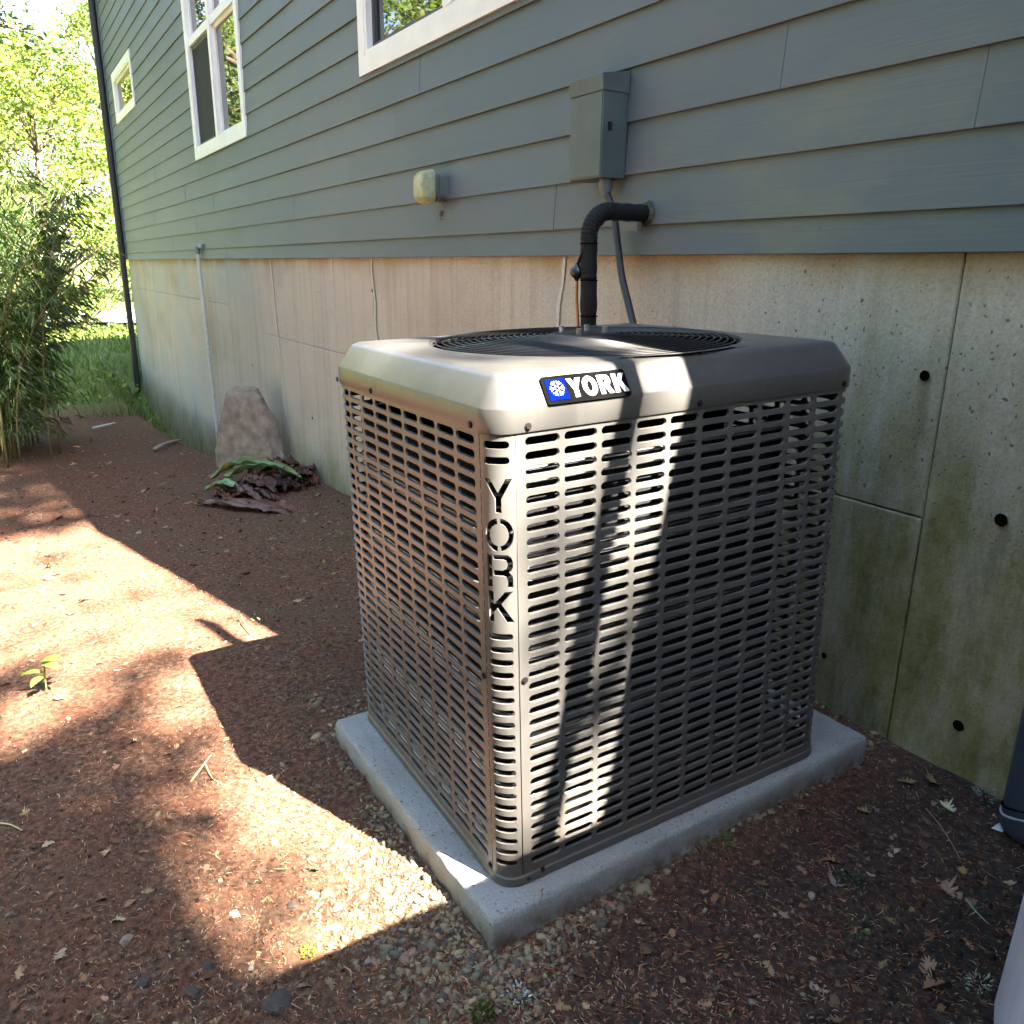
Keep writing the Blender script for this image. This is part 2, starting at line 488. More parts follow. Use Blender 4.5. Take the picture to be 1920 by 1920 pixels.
# windows: casing outer rectangle x0,x1,z0,z1
WIN = dict(A=(-14.28, -12.33, 3.44, 4.16), B=(-8.70, -6.58, 2.385, 4.30), C=(-3.905, -1.60, 2.41, 3.85))
CAS = .095
board_cache = {}
SY = WY - .022                # plane of the siding's outer drip edge
def board(x0, x1, z0, z1, zfull):
    # slanted clapboard: thick at its lower edge
    def yo(z):                # outer face y as function of height inside its course
        t = (z - zfull[0]) / (zfull[1] - zfull[0])
        return SY + .012 * t
    m = MB()
    zb, zt = z0, z1 + .004
    yb, yt = yo(zb), yo(zt)
    L = [(x0, yb + .0012, zb), (x0, yb, zb + .0015), (x0, yt, zt), (x0, yt + .008, zt), (x0, yb + .010, zb)]
    Rr = [(x1, y, z) for (_, y, z) in L]
    n = 5
    m.add(L + Rr, [tuple(range(n - 1, -1, -1)), tuple(range(n, 2 * n))] + [(i, (i + 1) % n, n + (i + 1) % n, n + i) for i in range(n)])
    o = m.build('siding_board', MAT['siding'], HOUSE); o.location.y = rng.uniform(-.0012, .0012)
JOINTS = {0: [-4.05, .55], 1: [-7.0, -1.8], 2: [.0, -5.4], 3: [-.62, -4.2, -8.1], 4: [-3.45, -9.5], 5: [-3.1, -8.6], 6: [-4.05, -7.7], 7: [-3.75]}
for k in range(len(ROWZ) - 1):
    z0, z1 = ROWZ[k], ROWZ[k + 1]
    xr = min(XR, (4.19 - z1) / .66 - .1)
    if xr < XL + .5: continue
    cuts = sorted(JOINTS.get(k, []) + ([] if k in JOINTS else [XL + (1.1 + 1.37 * k) % 3.66 + 3.66 * j for j in range(6)]))
    if k in JOINTS and cuts:
        while cuts[0] > XL + 3.9: cuts.insert(0, cuts[0] - 3.66)
    ed = [XL] + [c for c in cuts if XL + .3 < c < xr - .3] + [xr]
    for a, b in zip(ed[:-1], ed[1:]):
        a += .0012; b -= .0012
        segs = [(a, b, z0, z1)]
        for (wx0, wx1, wz0, wz1) in WIN.values():
            i0, i1, j0, j1 = wx0 + .03, wx1 - .03, wz0 + .03, wz1 - .03
            new = []
            for (p, q_, u, v) in segs:
                if q_ <= i0 or p >= i1 or v <= j0 or u >= j1: new.append((p, q_, u, v)); continue
                if p < i0: new.append((p, i0, u, v))
                if q_ > i1: new.append((i1, q_, u, v))
                pp, qq = max(p, i0), min(q_, i1)
                if u < j0: new.append((pp, qq, u, j0))
                if v > j1: new.append((pp, qq, j1, v))
            segs = new
        for s in segs:
            if s[1] - s[0] > .02 and s[3] - s[2] > .01: board(*s, (z0, z1))
# wall sheathing behind the boards (gable shape), end walls, roof
m = MB()
prof = [(XL, -2.0), (XR, -2.0), (XR, rake(XR) - .05), (-7.5, rake(-7.5) - .05), (XL, rake(XL) - .05)]
fr = [(x, WY + .11, z) for x, z in prof]; bk = [(x, WY + 9, z) for x, z in prof]
fr[0] = (XL, WY + .11, SID0 + .005); fr[1] = (XR, WY + .11, SID0 + .005)
m.add(fr, [(0, 1, 2, 3, 4)])
m.add([(XL, WY + .013, -2), (XL, WY + 9, -2), (XL, WY + 9, rake(XL) - .05), (XL, WY + .013, rake(XL) - .05)], [(0, 1, 2, 3)])
m.add([(XR, WY + .013, -2), (XR, WY + 9, -2), (XR, WY + 9, rake(XR) - .05), (XR, WY + .013, rake(XR) - .05)], [(0, 1, 2, 3)])
m.add(bk, [(0, 1, 2, 3, 4)])
m.build('wall_sheathing', plain('sheathing', (.05, .055, .06), .8), HOUSE)
OV = .30
m = MB()
for (xa, xb) in ((-7.5, XR + .35), (-7.5, XL - .35)):
    za, zb = rake(xa), rake(xb)
    v = []
    for y in (WY - OV, WY + 9.3):
        v += [(xa, y, za), (xb, y, zb), (xb, y, zb + .16), (xa, y, za + .16)]
    m.add(v, [(0, 1, 2, 3), (7, 6, 5, 4), (0, 4, 5, 1), (1, 5, 6, 2), (2, 6, 7, 3), (3, 7, 4, 0)])
m.build('roof', MAT['roof'], HOUSE)
# unseen bar added in front of the rake to cast a shadow stripe
m = MB(); v = []
for x in (XR + .30, .80):
    z = rake(x); v += [(x, WY - OV - .18, z), (x, WY - OV - .145, z), (x, WY - OV - .145, z + .15), (x, WY - OV - .18, z + .15)]
m.add(v, [(0, 1, 2, 3), (7, 6, 5, 4), (0, 4, 5, 1), (1, 5, 6, 2), (2, 6, 7, 3), (3, 7, 4, 0)]); m.build('stripe_shadow_bar', MAT['spout'], HOUSE)
# foundation panels (board-formed pours) with recessed joints
FX = [XL, -12.6, -9.9, -7.87, -6.60, -4.64, -2.80, .015, XR]
FJ = [.90, .90, .90, None, .697, .697, .66, None]
def fpanel(x0, x1, z0, z1, y):
    m = MB(); b = .004
    m.add([(x0, y + b, z0), (x1, y + b, z0), (x1, y + b, z1), (x0, y + b, z1),
           (x0 + b, y, z0 + b), (x1 - b, y, z0 + b), (x1 - b, y, z1 - b), (x0 + b, y, z1 - b),
           (x0, y + .25, z0), (x1, y + .25, z0), (x1, y + .25, z1), (x0, y + .25, z1)],
          [(4, 5, 6, 7), (0, 1, 5, 4), (1, 2, 6, 5), (2, 3, 7, 6), (3, 0, 4, 7), (0, 8, 9, 1), (1, 9, 10, 2), (2, 10, 11, 3), (3, 11, 8, 0)])
    return m.build('foundation_panel', MAT['concrete'], HOUSE)
for i in range(len(FX) - 1):
    y = WY + (.0, .003, .001, .004, .0, .003, .001, .003, .0, .002)[i]
    g = .0015
    if FJ[i] is None: fpanel(FX[i] + g, FX[i + 1] - g, -2, SID0 + .01, y)
    else:
        fpanel(FX[i] + g, FX[i + 1] - g, -2, FJ[i] - g, y)
        fpanel(FX[i] + g, FX[i + 1] - g, FJ[i] + g, SID0 + .01, y + .002)
# form-tie holes: flat discs painted near-black for the shade inside
HOLE = NT('hole_shadow', 1., spec=0.); HOLE.col((.004, .0035, .003)); HOLE = HOLE.m
def hole_shade_disc(x, z, r, y):
    m = MB(); n = 20
    l = lambda rr, yy: [(x + rr * math.cos(2 * math.pi * k / n) * (1 + .05 * math.sin(3 * k + x * 9)), yy, z + rr * math.sin(2 * math.pi * k / n) * (1 + .05 * math.cos(2 * k))) for k in range(n)]
    m.loft([l(r, y - .0032), l(r * .5, y - .0030)], False, True)
    return m.build('tie_hole_shade', HOLE, HOUSE)
for (x, z, r) in ((-.039, 1.05, .0145), (.225, .714, .017), (.217, .115, .016), (-3.9, 1.16, .012), (-.23, .135, .010), (-5.3, .10, .013), (-7.1, .35, .013)):
    hole_shade_disc(x, z, r, WY)
# caulked cracks (white filler smears)
def caulk(pts, w, name='crack_filler'):
    m = MB(); L = []; Rr = []
    for i, (x, z) in enumerate(pts):
        ww = w * (.7 + .6 * rng.random())
        L.append((x - ww, WY - .0035, z)); Rr.append((x + ww, WY - .0035, z))
    n = len(pts)
    m.add(L + Rr, [(i, n + i, n + i + 1, i + 1) for i in range(n - 1)])
    m.build(name, plain('filler', (.50, .475, .43), .85, var=.15), HOUSE)
def wavy(x0, z0, x1, z1, a, n=14): return [(x0 + (x1 - x0) * i / n + a * math.sin(i * .9 + x0) * (.4 + .6 * i / n), z0 + (z1 - z0) * i / n) for i in range(n + 1)]
caulk(wavy(-1.735, 1.36, -1.80, .98, .010), .011)
caulk(wavy(-3.90, 1.36, -3.84, .75, .015), .010)
caulk(wavy(-6.22, 1.36, -6.05, .0, .015), .016)

def window(key, cols, rail=None, screens=(), sill=True):
    x0, x1, z0, z1 = WIN[key]
    W = empty('window'); W.parent = HOUSE
    yf = SY - .012
    fr = MB()
    c = CAS
    # casing: four butted boards
    fr.box((x0, yf, z0), (x1, WY + .02, z0 + c)); fr.box((x0, yf, z1 - c), (x1, WY + .02, z1))
    fr.box((x0, yf + .0005, z0 + c), (x0 + c, WY + .02, z1 - c)); fr.box((x1 - c, yf + .0005, z0 + c), (x1, WY + .02, z1 - c))
    fr.build('casing', MAT['white'], W); 
    jy = WY + .055
    ix0, ix1, iz0, iz1 = x0 + c, x1 - c, z0 + c, z1 - c
    jb = MB()
    j = .03
    jb.box((ix0, yf + .006, iz0), (ix0 + j, jy + .03, iz1)); jb.box((ix1 - j, yf + .006, iz0), (ix1, jy + .03, iz1))
    jb.box((ix0 + j, yf + .006, iz0), (ix1 - j, jy + .03, iz0 + j)); jb.box((ix0 + j, yf + .006, iz1 - j), (ix1 - j, jy + .03, iz1))
    jb.build('jamb', MAT['white'], W)
    n = cols
    wmul = .09
    tot = ix1 - ix0 - 2 * j - wmul * (n - 1)
    cw = tot / n
    for i in range(n):
        a = ix0 + j + i * (cw + wmul); b = a + cw
        if i > 0:
            mu = MB(); mu.box((a - wmul, yf + .003, iz0 + j), (a, jy + .03, iz1 - j)); mu.build('mullion', MAT['white'], W)
        spans = [(iz0 + j, iz1 - j)] if rail is None else [(iz0 + j, rail - .035), (rail + .035, iz1 - j)]
        if rail is not None:
            mr = MB(); mr.box((a, yf + .016, rail - .035), (b, jy + .02, rail + .035)); mr.build('meeting_rail', MAT['white'], W)
        for si, (u, v) in enumerate(spans):
            scr = (i, si) in screens
            s = .035; yy = jy - .028
            sa = MB()
            sa.box((a, yy - .018, u), (a + s, jy + .02, v)); sa.box((b - s, yy - .018, u), (b, jy + .02, v))
            sa.box((a + s, yy - .018, u), (b - s, jy + .02, u + s)); sa.box((a + s, yy - .018, v - s), (b - s, jy + .02, v))
            sa.build('sash', MAT['sash'] if (scr or key == 'C') else MAT['white'], W)
            pn = MB(); pn.box((a + s, yy, u + s), (b - s, yy + .006, v - s)); pn.build('pane', MAT['glass'], W)
            if scr:
                sn = MB()
                nx_ = 26; nz_ = 44
                # woven screen as a fine real mesh in front of the glass
                for k in range(1, nx_ * 3):
                    xx = a + s + (b - a - 2 * s) * k / (nx_ * 3); sn.box((xx - .0022, yy - .014, u + s), (xx + .0022, yy - .012, v - s))
                for k in range(1, nz_ * 2):
                    zz = u + s + (v - u - 2 * s) * k / (nz_ * 2); sn.box((a + s, yy - .0119, zz - .0022), (b - s, yy - .0100, zz + .0022))
                sn.build('insect_screen', MAT['screen'], W)
window('A', 1)
window('B', 2, rail=3.50, screens=((0, 0),))
window('C', 2, rail=None, screens=())
# corner trim and eave corner
m = MB(); m.box((XL - .03, SY - .014, SID0), (XL + .09, WY + .02, rake(XL) - .1)); m.build('corner_trim', MAT['siding'], HOUSE)

# ---------------------------------------------------------------- wall-mounted things
def downspout(name, x, y, w, d, z0, z1, mat, kick=True, nose=0.):
    r = min(w, d) * .3
    def ring(cx, cy, z, tilt=0.):
        out = []
        for (sx_, sy_, a0) in ((1, -1, -90), (1, 1, 0), (-1, 1, 90), (-1, -1, 180)):
            for k in range(4):
                a = rad(a0 + 30 * k)
                out.append((cx + sx_ * (w / 2 - r) + r * math.cos(a), cy + sy_ * (d / 2 - r) + r * math.sin(a), z + tilt * (sy_ * (d / 2 - r) + r * math.sin(a))))
        return out
    m = MB()
    loops = [ring(x, y, z) for z in np.linspace(z1, z0 + (.25 if kick else 0), 8)]
    if kick:
        for k in range(1, 7):
            t = k / 6; loops.append(ring(x, y - .16 * t * t, z0 + .25 - .2 * t, .8 * t))
    m.loft(loops, True, True)
    return m
o = downspout('x', XL - .02, SY - .065, .11, .10, -1.15, rake(XL) - .1, None, True).build('corner_downspout', MAT['spout'], None, True, 40)
tag(o, 'dark bronze downspout running down the far corner of the house', 'downspout')
# slate blue pipe against the wall at the right edge
NV = empty('drain_pipe', (.472, 1.252, -.04))
m = MB()
prf = []
for t in np.linspace(0, math.pi / 2, 7): prf.append((.030 + .035 * math.sin(t), .035 - .035 * math.cos(t)))
loops = [[(r * math.cos(2 * math.pi * k / 28), r * math.sin(2 * math.pi * k / 28), z) for k in range(28)] for r, z in prf + [(.065, .5), (.065, 2.6)]]
m.loft(loops, True, True)
m.build('pipe', MAT['navy'], NV, True, 50)
for (zz, rr) in ((.075, .0035), (.092, .0028)):
    m = MB(); m.tube([((.067 + .004 * math.sin(5 * a)) * math.cos(a), (.067 + .004 * math.sin(5 * a)) * math.sin(a), zz + .012 * math.sin(a * 2 + zz * 40)) for a in np.linspace(0, 2 * math.pi, 40)], rr, 6)
    m.build('wire', plain('pale_wire', (.25, .32, .36), .4) if zz < .08 else MAT['black'], NV, True)
tag(NV, 'slate blue round drain pipe with wire wrapped low, by the wall', 'pipe')
# electrical disconnect box
BX = empty('disconnect_box', (-1.434, WY - .02, 1.82))
m = MB(); m.box((-.1, -.115, -.18), (.1, 0, .15)); b = bevel(m.build('box_body', MAT['boxp'], BX), .003)
m = MB(); m.add([(-.104, -.121, .112), (.104, -.121, .112), (.104, .0, .112), (-.104, .0, .112), (-.104, -.125, .168), (.104, -.125, .168), (.104, 0, .185), (-.104, 0, .185)],
      [(0, 3, 2, 1), (4, 5, 6, 7), (0, 1, 5, 4), (1, 2, 6, 5), (2, 3, 7, 6), (3, 0, 4, 7)]); bevel(m.build('hood', MAT['boxp'], BX), .002)
m = MB(); m.box((-.096, -.1185, -.172), (.096, -.1155, .108)); m.build('door', MAT['boxp'], BX)
m = MB(); m.box((.1, -.09, -.02), (.106, -.075, .01)); m.build('latch', MAT['screw'], BX)
m = MB(); m.tube([(.055, -.055, -.18), (.055, -.055, -.215)], .026, 14); m.tube([(.055, -.055, -.215), (.055, -.055, -.24)], [.026, .017], 14); m.build('conduit_fitting', MAT['elbow'], BX, True, 40)
tag(BX, 'grey painted electrical disconnect box mounted on the lap siding', 'electrical box')
# whip conduit from box down behind the unit
def smooth(pts, n=8):
    P = [Vector(p) for p in pts]; P = [P[0] * 2 - P[1]] + P + [P[-1] * 2 - P[-2]]
    out = []
    for i in range(1, len(P) - 2):
        for k in range(n):
            t = k / n
            out.append(.5 * ((2 * P[i]) + (-P[i - 1] + P[i + 1]) * t + (2 * P[i - 1] - 5 * P[i] + 4 * P[i + 1] - P[i + 2]) * t * t + (-P[i - 1] + 3 * P[i] - 3 * P[i + 1] + P[i + 2]) * t ** 3))
    out.append(P[-2]); return out
m = MB(); m.tube(smooth([(-1.379, 1.265, 1.60), (-1.33, 1.268, 1.525), (-1.285, 1.262, 1.40), (-1.235, 1.248, 1.29), (-1.15, 1.225, 1.17), (-1.07, 1.19, 1.08), (-.95, 1.12, .9), (-.86, 1.03, .8)]), .0135, 12)
tag(m.build('electrical_whip', MAT['whip'], None, True, 60), 'grey flexible electrical conduit hanging from the box down behind the unit', 'conduit')
# insulated refrigerant line set
LS = empty('line_set', (-1.19, WY, 1.51)); LS.matrix_world = Matrix.Identity(4)
path = [(-1.195, WY - .015, 1.512), (-1.195, 1.28, 1.512), (-1.197, 1.2, 1.512)]
for k in range(0, 9):
    a = rad(90 * k / 8); path.append((-1.197, 1.145 - .085 * math.sin(a), 1.512 - .085 * (1 - math.cos(a))))
path += [(-1.195, 1.06, 1.40)]
segs = [path, [(-1.195, 1.06, 1.402), (-1.19, 1.058, 1.30), (-1.186, 1.058, 1.275)], [(-1.186, 1.058, 1.277), (-1.18, 1.058, 1.15)], [(-1.18, 1.058, 1.152), (-1.175, 1.058, .9), (-1.16, 1.05, .45), (-1.05, 1.0, .3), (-.86, .96, .28)]]
for i, sgm in enumerate(segs):
    m = MB(); pp = smooth(sgm, 5); R = [.0305 + .0014 * math.sin(j * 1.7 + i) for j in range(len(pp))]
    R[0] *= .93; R[-1] *= .93
    m.tube(pp, R, 18); m.build('foam_sleeve', MAT['foam'], LS, True, 50)
for zz in (1.401, 1.276, 1.151):
    m = MB(); cx = -1.195 + (1.401 - zz) * .06
    m.tube([(cx + .031 * math.cos(a), 1.059 + .031 * math.sin(a), zz) for a in np.linspace(0, 2 * math.pi, 24)], .0022, 6)
    m.tube([(cx + .03, 1.055, zz), (cx + .045, 1.05, zz + .004), (cx + .047, 1.05, zz + .012)], .002, 6)
    m.build('zip_tie', MAT['black'], LS, True)
m = MB(); m.tube(smooth([(-1.197, 1.12, 1.475), (-1.18, 1.05, 1.43), (-1.195, 1.032, 1.37), (-1.218, 1.03, 1.33)]), .006, 8); m.build('wrapped_line', MAT['foam'], LS, True)
m = MB()
m.loft([[(-1.221 + r * math.cos(2 * math.pi * k / 16), 1.03 + r * math.sin(2 * math.pi * k / 16), z) for k in range(16)] for r, z in ((.006, 1.335), (.010, 1.325), (.022, 1.316), (.026, 1.303), (.022, 1.290), (.010, 1.281), (.006, 1.272))], True, True)
m.build('filter_drier', plain('gloss_black', (.015, .014, .014), .18), LS, True)
m = MB(); m.tube(smooth([(-1.221, 1.03, 1.275), (-1.217, 1.03, 1.2), (-1.203, 1.03, 1.1), (-1.19, 1.03, .8), (-1.1, 1.0, .4), (-.86, .95, .33)]), .0055, 8); m.build('copper_tube', MAT['copper'], LS, True)
m = MB(); m.box((-1.29, 1.27, 1.452), (-1.20, 1.285, 1.478)); m.box((-1.2005, 1.268, 1.448), (-1.185, 1.287, 1.482)); m.build('support_bracket', MAT['elbow'], LS)
m = MB()
m.loft([[(-1.195 + r * math.cos(2 * math.pi * k / 20) * (1 + .12 * math.sin(k * 2.3)), WY - .024 - d, 1.512 + r * math.sin(2 * math.pi * k / 20) * (1 + .1 * math.cos(k * 1.7))) for k in range(20)] for r, d in ((.044, 0), (.040, .006), (.030, .010))])
m.build('wall_sealant', plain('aged_sealant', (.075, .065, .042), .95, scale=50, var=.5), LS, True)
tag(LS, 'black foam-insulated refrigerant lines bending from the siding down behind the unit', 'pipe')
# round vent cap
VT = empty('vent_cap', (-2.845, WY - .018, 1.711))
m = MB(); n = 28
def rr_(w, h, r, y, nn=6):
    out = []
    for (sx_, sz_, a0) in ((1, 1, 0), (-1, 1, 90), (-1, -1, 180), (1, -1, 270)):
        for k in range(nn):
            a = rad(a0 + 90 * k / (nn - 1)); out.append((sx_ * (w - r) + r * math.cos(a), y, sz_ * (h - r) + r * math.sin(a)))
    return out
m.loft([rr_(.066, .066, .03, 0), rr_(.066, .066, .03, -.045), rr_(.070, .070, .03, -.047), rr_(.070, .070, .03, -.052), rr_(.064, .064, .03, -.054), rr_(.064, .064, .03, -.09)], True, True); m.build('vent_collar', MAT['ventn'], VT, True, 35)
m = MB()
loops = []
for i in range(7):
    y = -.084 - i * .0085; s = .083 - (.002 * i * i * .35)
    loops += [rr_(s, s, s * .42, y, 8), rr_(s, s, s * .42, y - .0052, 8), rr_(s - .004, s - .004, (s - .004) * .42, y - .0056, 8), rr_(s - .004, s - .004, (s - .004) * .42, y - .0084, 8)]
loops += [rr_(.035, .035, .026, -.150, 8)]
m.loft(loops, True, True); m.build('ribbed_cover', MAT['ventc'], VT, True, 35)
tag(VT, 'mossy pale ribbed vent cap on a dark collar on the siding', 'vent')
m = MB()
for k in range(10):
    a, b_, c_ = rng.uniform(-.012, .012), rng.uniform(-.02, .02), rng.uniform(.004, .010)
    m.loft([[(a + c_ * s * math.cos(t), -c_ * .6 * h, b_ + c_ * s * math.sin(t)) for t in np.linspace(0, 2 * math.pi, 7)[:-1]] for s, h in ((1, 0), (.8, 1), (.3, 1.6))], False, True)
o = m.build('wasp_mud_nest', plain('dried_mud', (.12, .10, .08), .95, bump=.6), None, True); o.location = (-2.86, SY + .003, 1.575)
tag(o, 'small lump of dried mud stuck on siding under the vent cap', 'mud nest')
# PVC condensate pipe
PV = empty('pvc_pipe', (-8.95, WY - .04, 0)); PV.matrix_world = Matrix.Identity(4)
m = MB(); m.tube([(-8.93, WY - .055, 1.44), (-8.86, WY - .055, .6), (-8.78, WY - .055, -1.3)], .021, 12); m.build('pipe', MAT['pvc'], PV, True, 50)
m = MB(); m.tube(smooth([(-8.93, WY - .055, 1.42), (-8.93, WY - .055, 1.46), (-8.93, WY - .05, 1.485), (-8.90, WY - .03, 1.5), (-8.72, WY - .025, 1.5)], 4), .030, 12); m.build('elbow', MAT['elbow'], PV, True, 50)
tag(PV, 'thin white plastic pipe with grey elbow running down the foundation', 'pipe')

# ---------------------------------------------------------------- concrete pad
def tilt_mat(phi, loc):
    sx_, sy_ = .0087, .0303
    T = Matrix(((1, 0, -sx_), (0, 1, -sy_), (sx_, sy_, 1))) @ Matrix.Rotation(phi, 3, 'Z')
    q_ = T.to_quaternion().to_matrix().to_4x4()
    q_.translation = T @ Matrix.Rotation(-phi, 3, 'Z') @ Vector(loc)
    return q_
PADM = tilt_mat(.0038, (.0584, -.0672, 0))
PW, PD = .9486, 1.2629
m = MB()
nxp, nyp = 44, 58
def padpt(i, j, z):
    return (-PW + PW * i / nxp, PD * j / nyp, z)
def padnoise(p, a): return (p[0] + a * noise.noise((p[0] * 22, p[1] * 22, p[2] * 22)), p[1] + a * noise.noise((p[0] * 22 + 9, p[1] * 22, p[2] * 22)), p[2] + a * noise.noise((p[0] * 22, p[1] * 22 + 7, p[2] * 22)))
def per(inset, z, a):
    out = []
    r = .011
    w, h = PW / 2 - inset, PD / 2 - inset
    for (sx_, sy_, a0) in ((1, -1, -90), (1, 1, 0), (-1, 1, 90), (-1, -1, 180)):
        for k in range(5):
            t = rad(a0 + 22.5 * k)
            out.append((-PW / 2 + sx_ * (w - r) + r * math.cos(t), PD / 2 + sy_ * (h - r) + r * math.sin(t), z))
    # densify
    dn = []
    for i in range(len(out)):
        p, q_ = Vector(out[i]), Vector(out[(i + 1) % len(out)])
        n = 1 if i % 5 != 4 else (58 if i in (4, 14) else 44)
        for k in range(n): dn.append(padnoise(p.lerp(q_, k / n), a))
    return dn
loops = [per(.0, -.16, .0), per(0, -.066, .006), per(0, -.05, .007), per(0, -.03, .006), per(.001, -.012, .0055), per(.004, -.003, .004), per(.010, 0, .0018), per(.05, .0, .0008), per(.3, .0, .0005)]
m.loft(loops, False, True)
pad = m.build('concrete_pad', MAT['pad'], None, True, 60)
pad.matrix_world = PADM
tag(pad, 'light grey concrete pad under the air conditioner', 'concrete pad')

# ---------------------------------------------------------------- air conditioner
UNM = tilt_mat(-.0235, (0, 0, .0015))
AC = empty('air_conditioner', mat=UNM)
tag(AC, 'taupe metal outdoor air conditioner with slotted panels and YORK badge', 'air conditioner')
UW, UD, UR, UH = .87, 1.0048, .0489, 1.0214
L1, L2, QA = UD - 2 * UR, UW - 2 * UR, math.pi / 2 * UR
PTOT = 2 * (L1 + L2) + 3 * QA
def upath(u, off=0.):
    """perimeter from the post's right seam round the back to its left seam; off moves outwards"""
    segs = [('l', L1, (0, UR), (0, 1)), ('a', QA, (-UR, UD - UR), 0), ('l', L2, (-UR, UD), (-1, 0)), ('a', QA, (-UW + UR, UD - UR), 90),
            ('l', L1, (-UW, UD - UR), (0, -1)), ('a', QA, (-UW + UR, UR), 180), ('l', L2, (-UW + UR, 0), (1, 0)), ('a', QA, (-UR, UR), 270)]
    for typ, ln, o, d in segs:
        if u <= ln + 1e-9 or (typ, d) == ('a', 270):
            if typ == 'l':
                nrm = (d[1], -d[0]); return (o[0] + d[0] * u + nrm[0] * off, o[1] + d[1] * u + nrm[1] * off)
            a = rad(d) + u / UR; return (o[0] + (UR + off) * math.cos(a), o[1] + (UR + off) * math.sin(a))
        u -= ln
NROW, ROWP, ROW0 = 34, .02875, 1.0015
SLL, SLH, COLP = .0755, .0154, .0886
def louver_panel(u0, u1, starts, name):
    m = MB()
    # u breakpoints between cells
    edges = [u0] + [(starts[i] + SLL + starts[i + 1]) / 2 for i in range(len(starts) - 1)] + [u1]
    zt = [UH + .004] + [ROW0 - ROWP * (i + .5) for i in range(NROW - 1)] + [.0]
    def stad(cu, cz, g):
        r = SLH / 2 + g; h = SLL / 2 - SLH / 2
        out = []
        for k in range(5): out.append((cu - h + 2 * h * k / 4, cz + r))
        for k in range(1, 5): a = rad(90 - 36 * k); out.append((cu + h + r * math.cos(a), cz + r * math.sin(a)))
        for k in range(5): out.append((cu + h - 2 * h * k / 4, cz - r))
        for k in range(1, 5): a = rad(270 - 36 * k); out.append((cu - h + r * math.cos(a), cz + r * math.sin(a)))
        return out
    def outer(st, a, b, zb, zt_):
        out = []
        for k in range(5): out.append((st[k][0], zt_))
        out += [(b, zt_), (b, zt_ + (zb - zt_) * .36), (b, zt_ + (zb - zt_) * .64), (b, zb)]
        for k in range(9, 14): out.append((st[k][0], zb))
        out += [(a, zb), (a, zb + (zt_ - zb) * .36), (a, zb + (zt_ - zb) * .64), (a, zt_)]
        return out
    for ci, s in enumerate(starts):
        cu = s + SLL / 2
        for r in range(NROW):
            cz = ROW0 - ROWP * r
            A = stad(cu, cz, .0014); B = stad(cu, cz, .0004); Cc = stad(cu, cz, 0.)
            O = outer(A, edges[ci], edges[ci + 1], zt[r + 1], zt[r])
            V3 = lambda L, off: [(*upath(u, off), z) for u, z in L]
            vs = V3(O, 0) + V3(A, 0) + V3(B, -.0014) + V3(Cc, -.006)
            n = len(A); fs = []
            for lay in range(3):
                for k in range(n):
                    fs.append((lay * n + k, (lay + 1) * n + k, (lay + 1) * n + (k + 1) % n, lay * n + (k + 1) % n))
            m.add(vs, fs)
    me = m.mesh(name, True, 50)
    bm = bmesh.new(); bm.from_mesh(me); bmesh.ops.remove_doubles(bm, verts=bm.verts, dist=1e-5); bmesh.ops.recalc_face_normals(bm, faces=bm.faces); bm.to_mesh(me); bm.free()
    me.polygons.foreach_set('use_smooth', [True] * len(me.polygons)); me.set_sharp_from_angle(angle=rad(50))
    return link('slotted_panel', me, MAT['ac'], AC)
uend = PTOT
nA = 19
stA = [.0235 + COLP * i for i in range(nA)]
endA = stA[-1] + SLL + .0073
nB = int((uend - .0235 - endA - .01) / COLP)
stB = sorted([uend - .0225 - SLL - COLP * i for i in range(nB)])
louver_panel(0.0015, endA, stA, 'slotted_panel')
louver_panel(endA + .003, uend - .0015, stB, 'slotted_panel')
# seam joggle strips beside the post
for u in (0.0, uend):
    m = MB(); a = upath(u, -.004)
    m.tube([(a[0], a[1], .0), (a[0], a[1], UH)], .0035, 8); m.build('seam_strip', MAT['screw'], AC, True)
# corner post with cut-out lettering
def stadium_poly(cx, cz, w, h, n=5):
    r = h / 2; out = []
    for k in range(n + 1): a = -math.pi / 2 + math.pi * k / n; out.append((cx + w / 2 - r + r * math.cos(a), cz + r * math.sin(a)))
    for k in range(n + 1): a = math.pi / 2 + math.pi * k / n; out.append((cx - w / 2 + r + r * math.cos(a), cz + r * math.sin(a)))
    return out
PU = QA
holes = []
for z in [1.0, .970] + [.6075 - .0288 * k for k in range(20)]: holes.append(stadium_poly(PU * .51, z, .053, .0150))
def place(poly, x0, x1, z0, z1): return [(x0 + (x1 - x0) * a, z0 + (z1 - z0) * b) for a, b in poly]
lx0, lx1 = PU * .195, PU * .885
Yp = [(-.03, 1), (.21, 1), (.5, .60), (.79, 1), (1.03, 1), (.62, .42), (.62, 0), (.38, 0), (.38, .42)]
holes.append(place(Yp, lx0, lx1, .868, .935))
def arc_ring(cx, cz, ro, ri, kx, a0, a1, n=9):
    o = [(cx + kx * ro * math.cos(rad(a0 + (a1 - a0) * k / n)), cz + ro * math.sin(rad(a0 + (a1 - a0) * k / n))) for k in range(n + 1)]
    i = [(cx + kx * ri * math.cos(rad(a1 + (a0 - a1) * k / n)), cz + ri * math.sin(rad(a1 + (a0 - a1) * k / n))) for k in range(n + 1)]
    return o + i
ocx = (lx0 + lx1) / 2
holes.append(arc_ring(ocx, .8235, .0345, .0225, .86, -83, 83)); holes.append(arc_ring(ocx, .8235, .0345, .0225, .86, 97, 263))
stem = [(-.02, 0), (.20, 0), (.20, 1), (-.02, 1)]
holes.append(place(stem, lx0, lx1, .714, .783))
